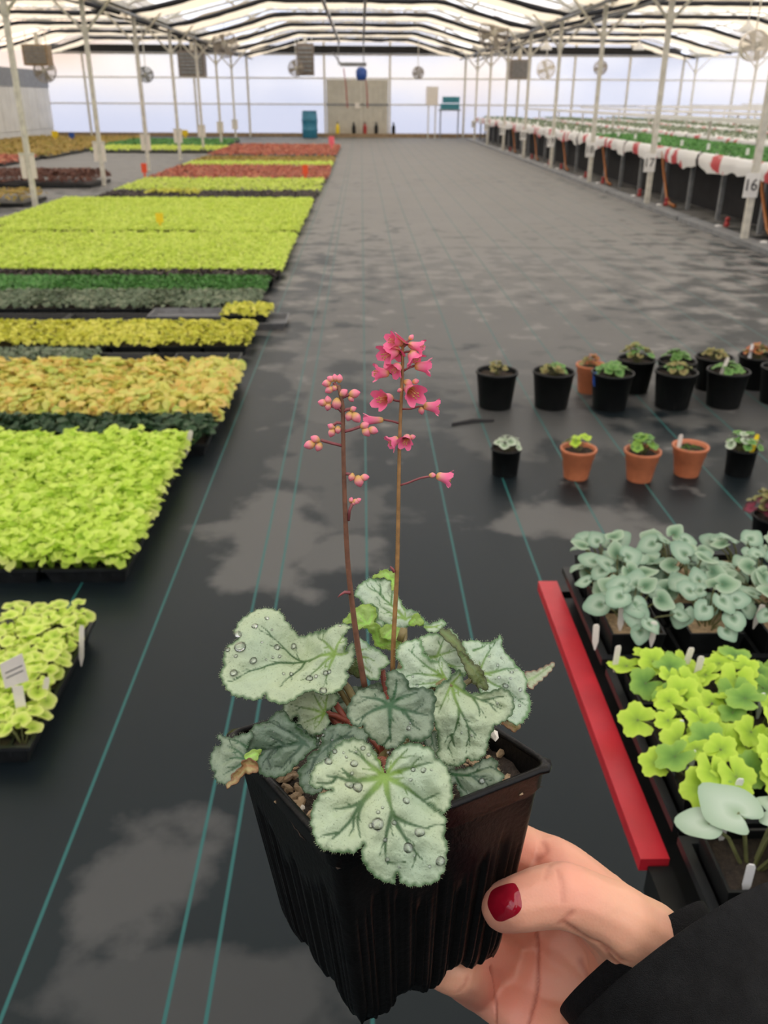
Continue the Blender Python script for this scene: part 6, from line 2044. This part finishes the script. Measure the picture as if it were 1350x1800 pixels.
tc = n.new('ShaderNodeTexCoord'); nn_ = n.new('ShaderNodeTexVoronoi'); nn_.inputs['Scale'].default_value = 900
l.new(tc.outputs['Object'], nn_.inputs['Vector'])
bp = n.new('ShaderNodeBump'); bp.inputs['Strength'].default_value = .12; bp.inputs['Distance'].default_value = .0004
l.new(nn_.outputs['Distance'], bp.inputs['Height']); l.new(bp.outputs['Normal'], b.inputs['Normal'])
hand_me.materials.clear(); hand_me.materials.append(skin)
hand_me.polygons.foreach_set('use_smooth', [True]*len(hand_me.polygons))
bv = BVHTree.FromPolygons([v.co.copy() for v in hand_me.vertices], [tuple(p.vertices) for p in hand_me.polygons])
hand_me.transform(Matrix.Translation(-person.location))
hand = link('hand', hand_me, person)

# thumb nail: a lacquered plate lying on the thumb
NO = [(859, 1577), (865, 1565), (880, 1557), (901, 1552), (909, 1558), (915, 1574), (917, 1595), (908, 1608), (895, 1615), (882, 1620), (871, 1617), (862, 1604), (857, 1590)]
nb_ = catmull([V((x, y, 0)) for x, y in NO], True, 2.2)
cx, cy = 881, 1587
vs, fs, RN = [], [], 10
NN = len(nb_)
for i in range(RN+1):
    q = i/RN
    for p in nb_:
        x, y = cx+(p.x-cx)*q, cy+(p.y-cy)*q
        hit = bv.ray_cast(CAM, ray(x, y).normalized())
        while hit[0] is None and abs(x-cx)+abs(y-cy) > 4:
            x, y = cx+(x-cx)*.97, cy+(y-cy)*.97
            hit = bv.ray_cast(CAM, ray(x, y).normalized())
        h0 = hit[0] if hit[0] is not None else None
        lift = .00075*(1-q**6)+.00008
        if h0 is None: h0 = vs[-NN] if i else P(x, y, thumb[0][0].length)
        vs.append(h0-ray(x, y).normalized()*lift)
for _ in range(6):
    for i in range(1, RN):
        for k in range(NN):
            vs[i*NN+k] = (vs[i*NN+k]*2+vs[(i-1)*NN+k]+vs[(i+1)*NN+k]+vs[i*NN+(k+1) % NN]+vs[i*NN+k-1])/6
for i in range(RN):
    for k in range(NN): fs.append((i*NN+k, (i+1)*NN+k, (i+1)*NN+(k+1) % NN, i*NN+(k+1) % NN))
nail_m = mat('red_lacquer', (.28, .006, .018), .10, .08, 300, spec=.6)
o = MB().add(vs, fs).build('fingernail', nail_m, hand, smooth=True)
o['label'] = 'red lacquered thumb nail'

# sleeve
cloth = mat('black_softshell', (.0095, .010, .0105), .75, .4, 120, bump=.9, spec=.2, bscale=2600)
cuffm = mat('black_lining', (.0035, .0035, .004), .85, .35, 400, bump=.8, spec=.25, bscale=2000)


def tube_cloth(cs, name, m, parent, folds=0.0, thick=.0012, seed=0, N=72):
    """cs: (px, py, distance, radius px across, radius px in depth)"""
    q = [(P(x, y, d), a*d/FPX, bb*d/FPX) for x, y, d, a, bb in cs]
    ctr = catmull([p for p, _, _ in q], False, .004)
    n_ = len(ctr); vs, fs = [], []
    for i, p in enumerate(ctr):
        t = (ctr[min(i+1, n_-1)]-ctr[max(i-1, 0)]).normalized()
        u = i/(n_-1)*(len(q)-1); j = min(int(u), len(q)-2); fr = u-j
        ra = q[j][1]*(1-fr)+q[j+1][1]*fr; rb = q[j][2]*(1-fr)+q[j+1][2]*fr
        view = (p-CAM).normalized()
        side = t.cross(view).normalized(); dep = side.cross(t).normalized()
        for k in range(N):
            a = 2*PI*k/N
            w = folds*(noise.noise((math.cos(a)*1.6+seed, math.sin(a)*1.6, i*.10))+.5*noise.noise((math.cos(a)*4, math.sin(a)*4+seed, i*.22)))
            hem = .0011*math.exp(-((i-0)/1.4)**2)-.0009*math.exp(-((i-3.2)/.8)**2)
            vs.append(p+side*math.cos(a)*(ra+w+hem)+dep*math.sin(a)*(rb+w+hem))
    for i in range(n_-1):
        for k in range(N): fs.append((i*N+k, i*N+(k+1) % N, (i+1)*N+(k+1) % N, (i+1)*N+k))
    mb = MB().add(vs, fs); mb.smooth = True
    o = mb.build(name, m, parent)
    md = o.modifiers.new('thickness', 'SOLIDIFY'); md.thickness = thick; md.offset = 0
    return o


slv = tube_cloth([(1182, 1684, .337, 212, 165), (1226, 1746, .328, 218, 168), (1300, 1852, .313, 232, 180), (1410, 2012, .290, 255, 195), (1530, 2185, .266, 285, 215)], 'sleeve', cloth, person, .0016, .0022, 3)
tube_cloth([(1112, 1684, .351, 150, 158), (1142, 1726, .3445, 154, 160), (1194, 1798, .332, 160, 162), (1254, 1886, .318, 168, 165)], 'cuff_lining', cuffm, person, .0006, .0016, 8)

# unseen rest of the person, added to shade palm and pot: jacket, trousers, head
def body_part(name, m, caps, vox=.008, smooth=12):
    bm = bmesh.new()
    for (a, ra), (bq, rb) in caps:
        a, bq = V(a), V(bq)
        k = max(2, int((bq-a).length/(.35*min(ra, rb))))
        for i in range(k+1):
            t = i/k
            bmesh.ops.create_icosphere(bm, subdivisions=2, radius=ra+(rb-ra)*t, matrix=Matrix.Translation(a.lerp(bq, t)))
    me = bpy.data.meshes.new('raw'); bm.to_mesh(me); bm.free()
    t_ = bpy.data.objects.new('raw', me); C.objects.link(t_)
    md = t_.modifiers.new('r', 'REMESH'); md.mode = 'VOXEL'; md.voxel_size = vox
    md = t_.modifiers.new('s', 'SMOOTH'); md.factor = .5; md.iterations = smooth
    out = bpy.data.meshes.new_from_object(t_.evaluated_get(bpy.context.evaluated_depsgraph_get()))
    bpy.data.objects.remove(t_)
    out.transform(Matrix.Translation(-person.location)); out.name = name
    out.materials.clear(); out.materials.append(m)
    out.polygons.foreach_set('use_smooth', [True]*len(out.polygons))
    return link(name, out, person)


SE = P(1530, 2185, .266)
EL = V((.27, -.20, 1.06)); SR = V((.17, -.44, 1.37)); SLf = V((-.19, -.44, 1.37)); ELf = V((-.27, -.34, 1.10)); HL = V((-.13, -.12, 1.30))
denim = mat('dark_trousers', (.012, .013, .018), .8, .3, 200, bump=.3)
hairm = mat('brown_hair', (.06, .035, .02), .5, .3, 300)
body_part('jacket', cloth, [((SE, .052), (EL, .058)), ((EL, .058), (SR, .072)), ((SR, .075), ((.05, -.45, 1.42), .07)), ((SLf, .075), ((-.05, -.45, 1.42), .07)), ((SLf, .072), (ELf, .058)), ((ELf, .056), (HL, .042)),
          (((.08, -.45, 1.30), .115), ((.07, -.45, 1.08), .11)), (((-.10, -.45, 1.30), .115), ((-.09, -.45, 1.08), .11)), (((.07, -.45, 1.08), .11), ((.085, -.45, .88), .125)), (((-.09, -.45, 1.08), .11), ((-.105, -.45, .88), .125)), (((0, -.45, 1.38), .075), ((0, -.44, 1.46), .062))])
body_part('trousers', denim, [(((.085, -.45, .86), .105), ((.09, -.46, .48), .068)), (((.09, -.46, .48), .068), ((.09, -.48, .10), .052)), (((-.105, -.45, .86), .105), ((-.11, -.46, .48), .068)), (((-.11, -.46, .48), .068), ((-.11, -.48, .10), .052)), (((.05, -.45, .88), .10), ((-.07, -.45, .88), .10))])
for x in (.09, -.11):
    body_part('shoe', M['black_plastic'], [(((x, -.50, .050), .046), ((x, -.36, .042), .038)), (((x, -.48, .06), .046), ((x, -.48, .11), .046))], .005, 6)
hd_ = body_part('head', skin, [(((0, -.44, 1.44), .052), ((0, -.42, 1.52), .054)), (((0, -.43, 1.63), .080), ((0, -.40, 1.61), .076)), (((0, -.39, 1.56), .056), ((0, -.375, 1.535), .040)), (((0, -.335, 1.60), .012), ((0, -.318, 1.575), .014)), (((.078, -.42, 1.60), .014), ((.080, -.43, 1.575), .010)), (((-.078, -.42, 1.60), .014), ((-.080, -.43, 1.575), .010))], .004, 5)
for x in (-.03, .03):
    MB().lathe([(0, .012), (.006, .010), (.011, .004), (.012, 0)], 12, base=(x, -.336, 1.607), M=Matrix.Rotation(PI/2, 4, 'X')).build('eye', M['white_plastic'], hd_, smooth=True)
MB().tube([(-.022, -.338, 1.545), (0, -.330, 1.543), (.022, -.338, 1.545)], [.003, .0055, .003], 8).build('mouth', ped_m, hd_, smooth=True)
body_part('hair', hairm, [(((0, -.455, 1.655), .088), ((0, -.445, 1.69), .074)), (((0, -.48, 1.62), .082), ((0, -.50, 1.44), .07)), (((.07, -.45, 1.63), .035), ((.075, -.46, 1.46), .03)), (((-.07, -.45, 1.63), .035), ((-.075, -.46, 1.46), .03))], .005, 6)
# left hand steadying the phone beside the lens
lh = [((HL, .034), ((-.11, -.085, 1.335), .036)), (((-.11, -.085, 1.335), .030), ((-.085, -.06, 1.36), .024))]
for k in range(4):
    b0 = V((-.112+.010*k, -.075+.004*k, 1.352-.004*k))
    lh += [((b0, .0095), (b0+V((.004, .030, .022)), .0085)), ((b0+V((.004, .030, .022)), .0085), (b0+V((.030, .036, .030)), .007))]
lh += [(((-.10, -.10, 1.35), .013), ((-.075, -.085, 1.385), .010)), (((-.075, -.085, 1.385), .010), ((-.055, -.065, 1.395), .008))]
body_part('hand', skin, lh, .0025, 4)
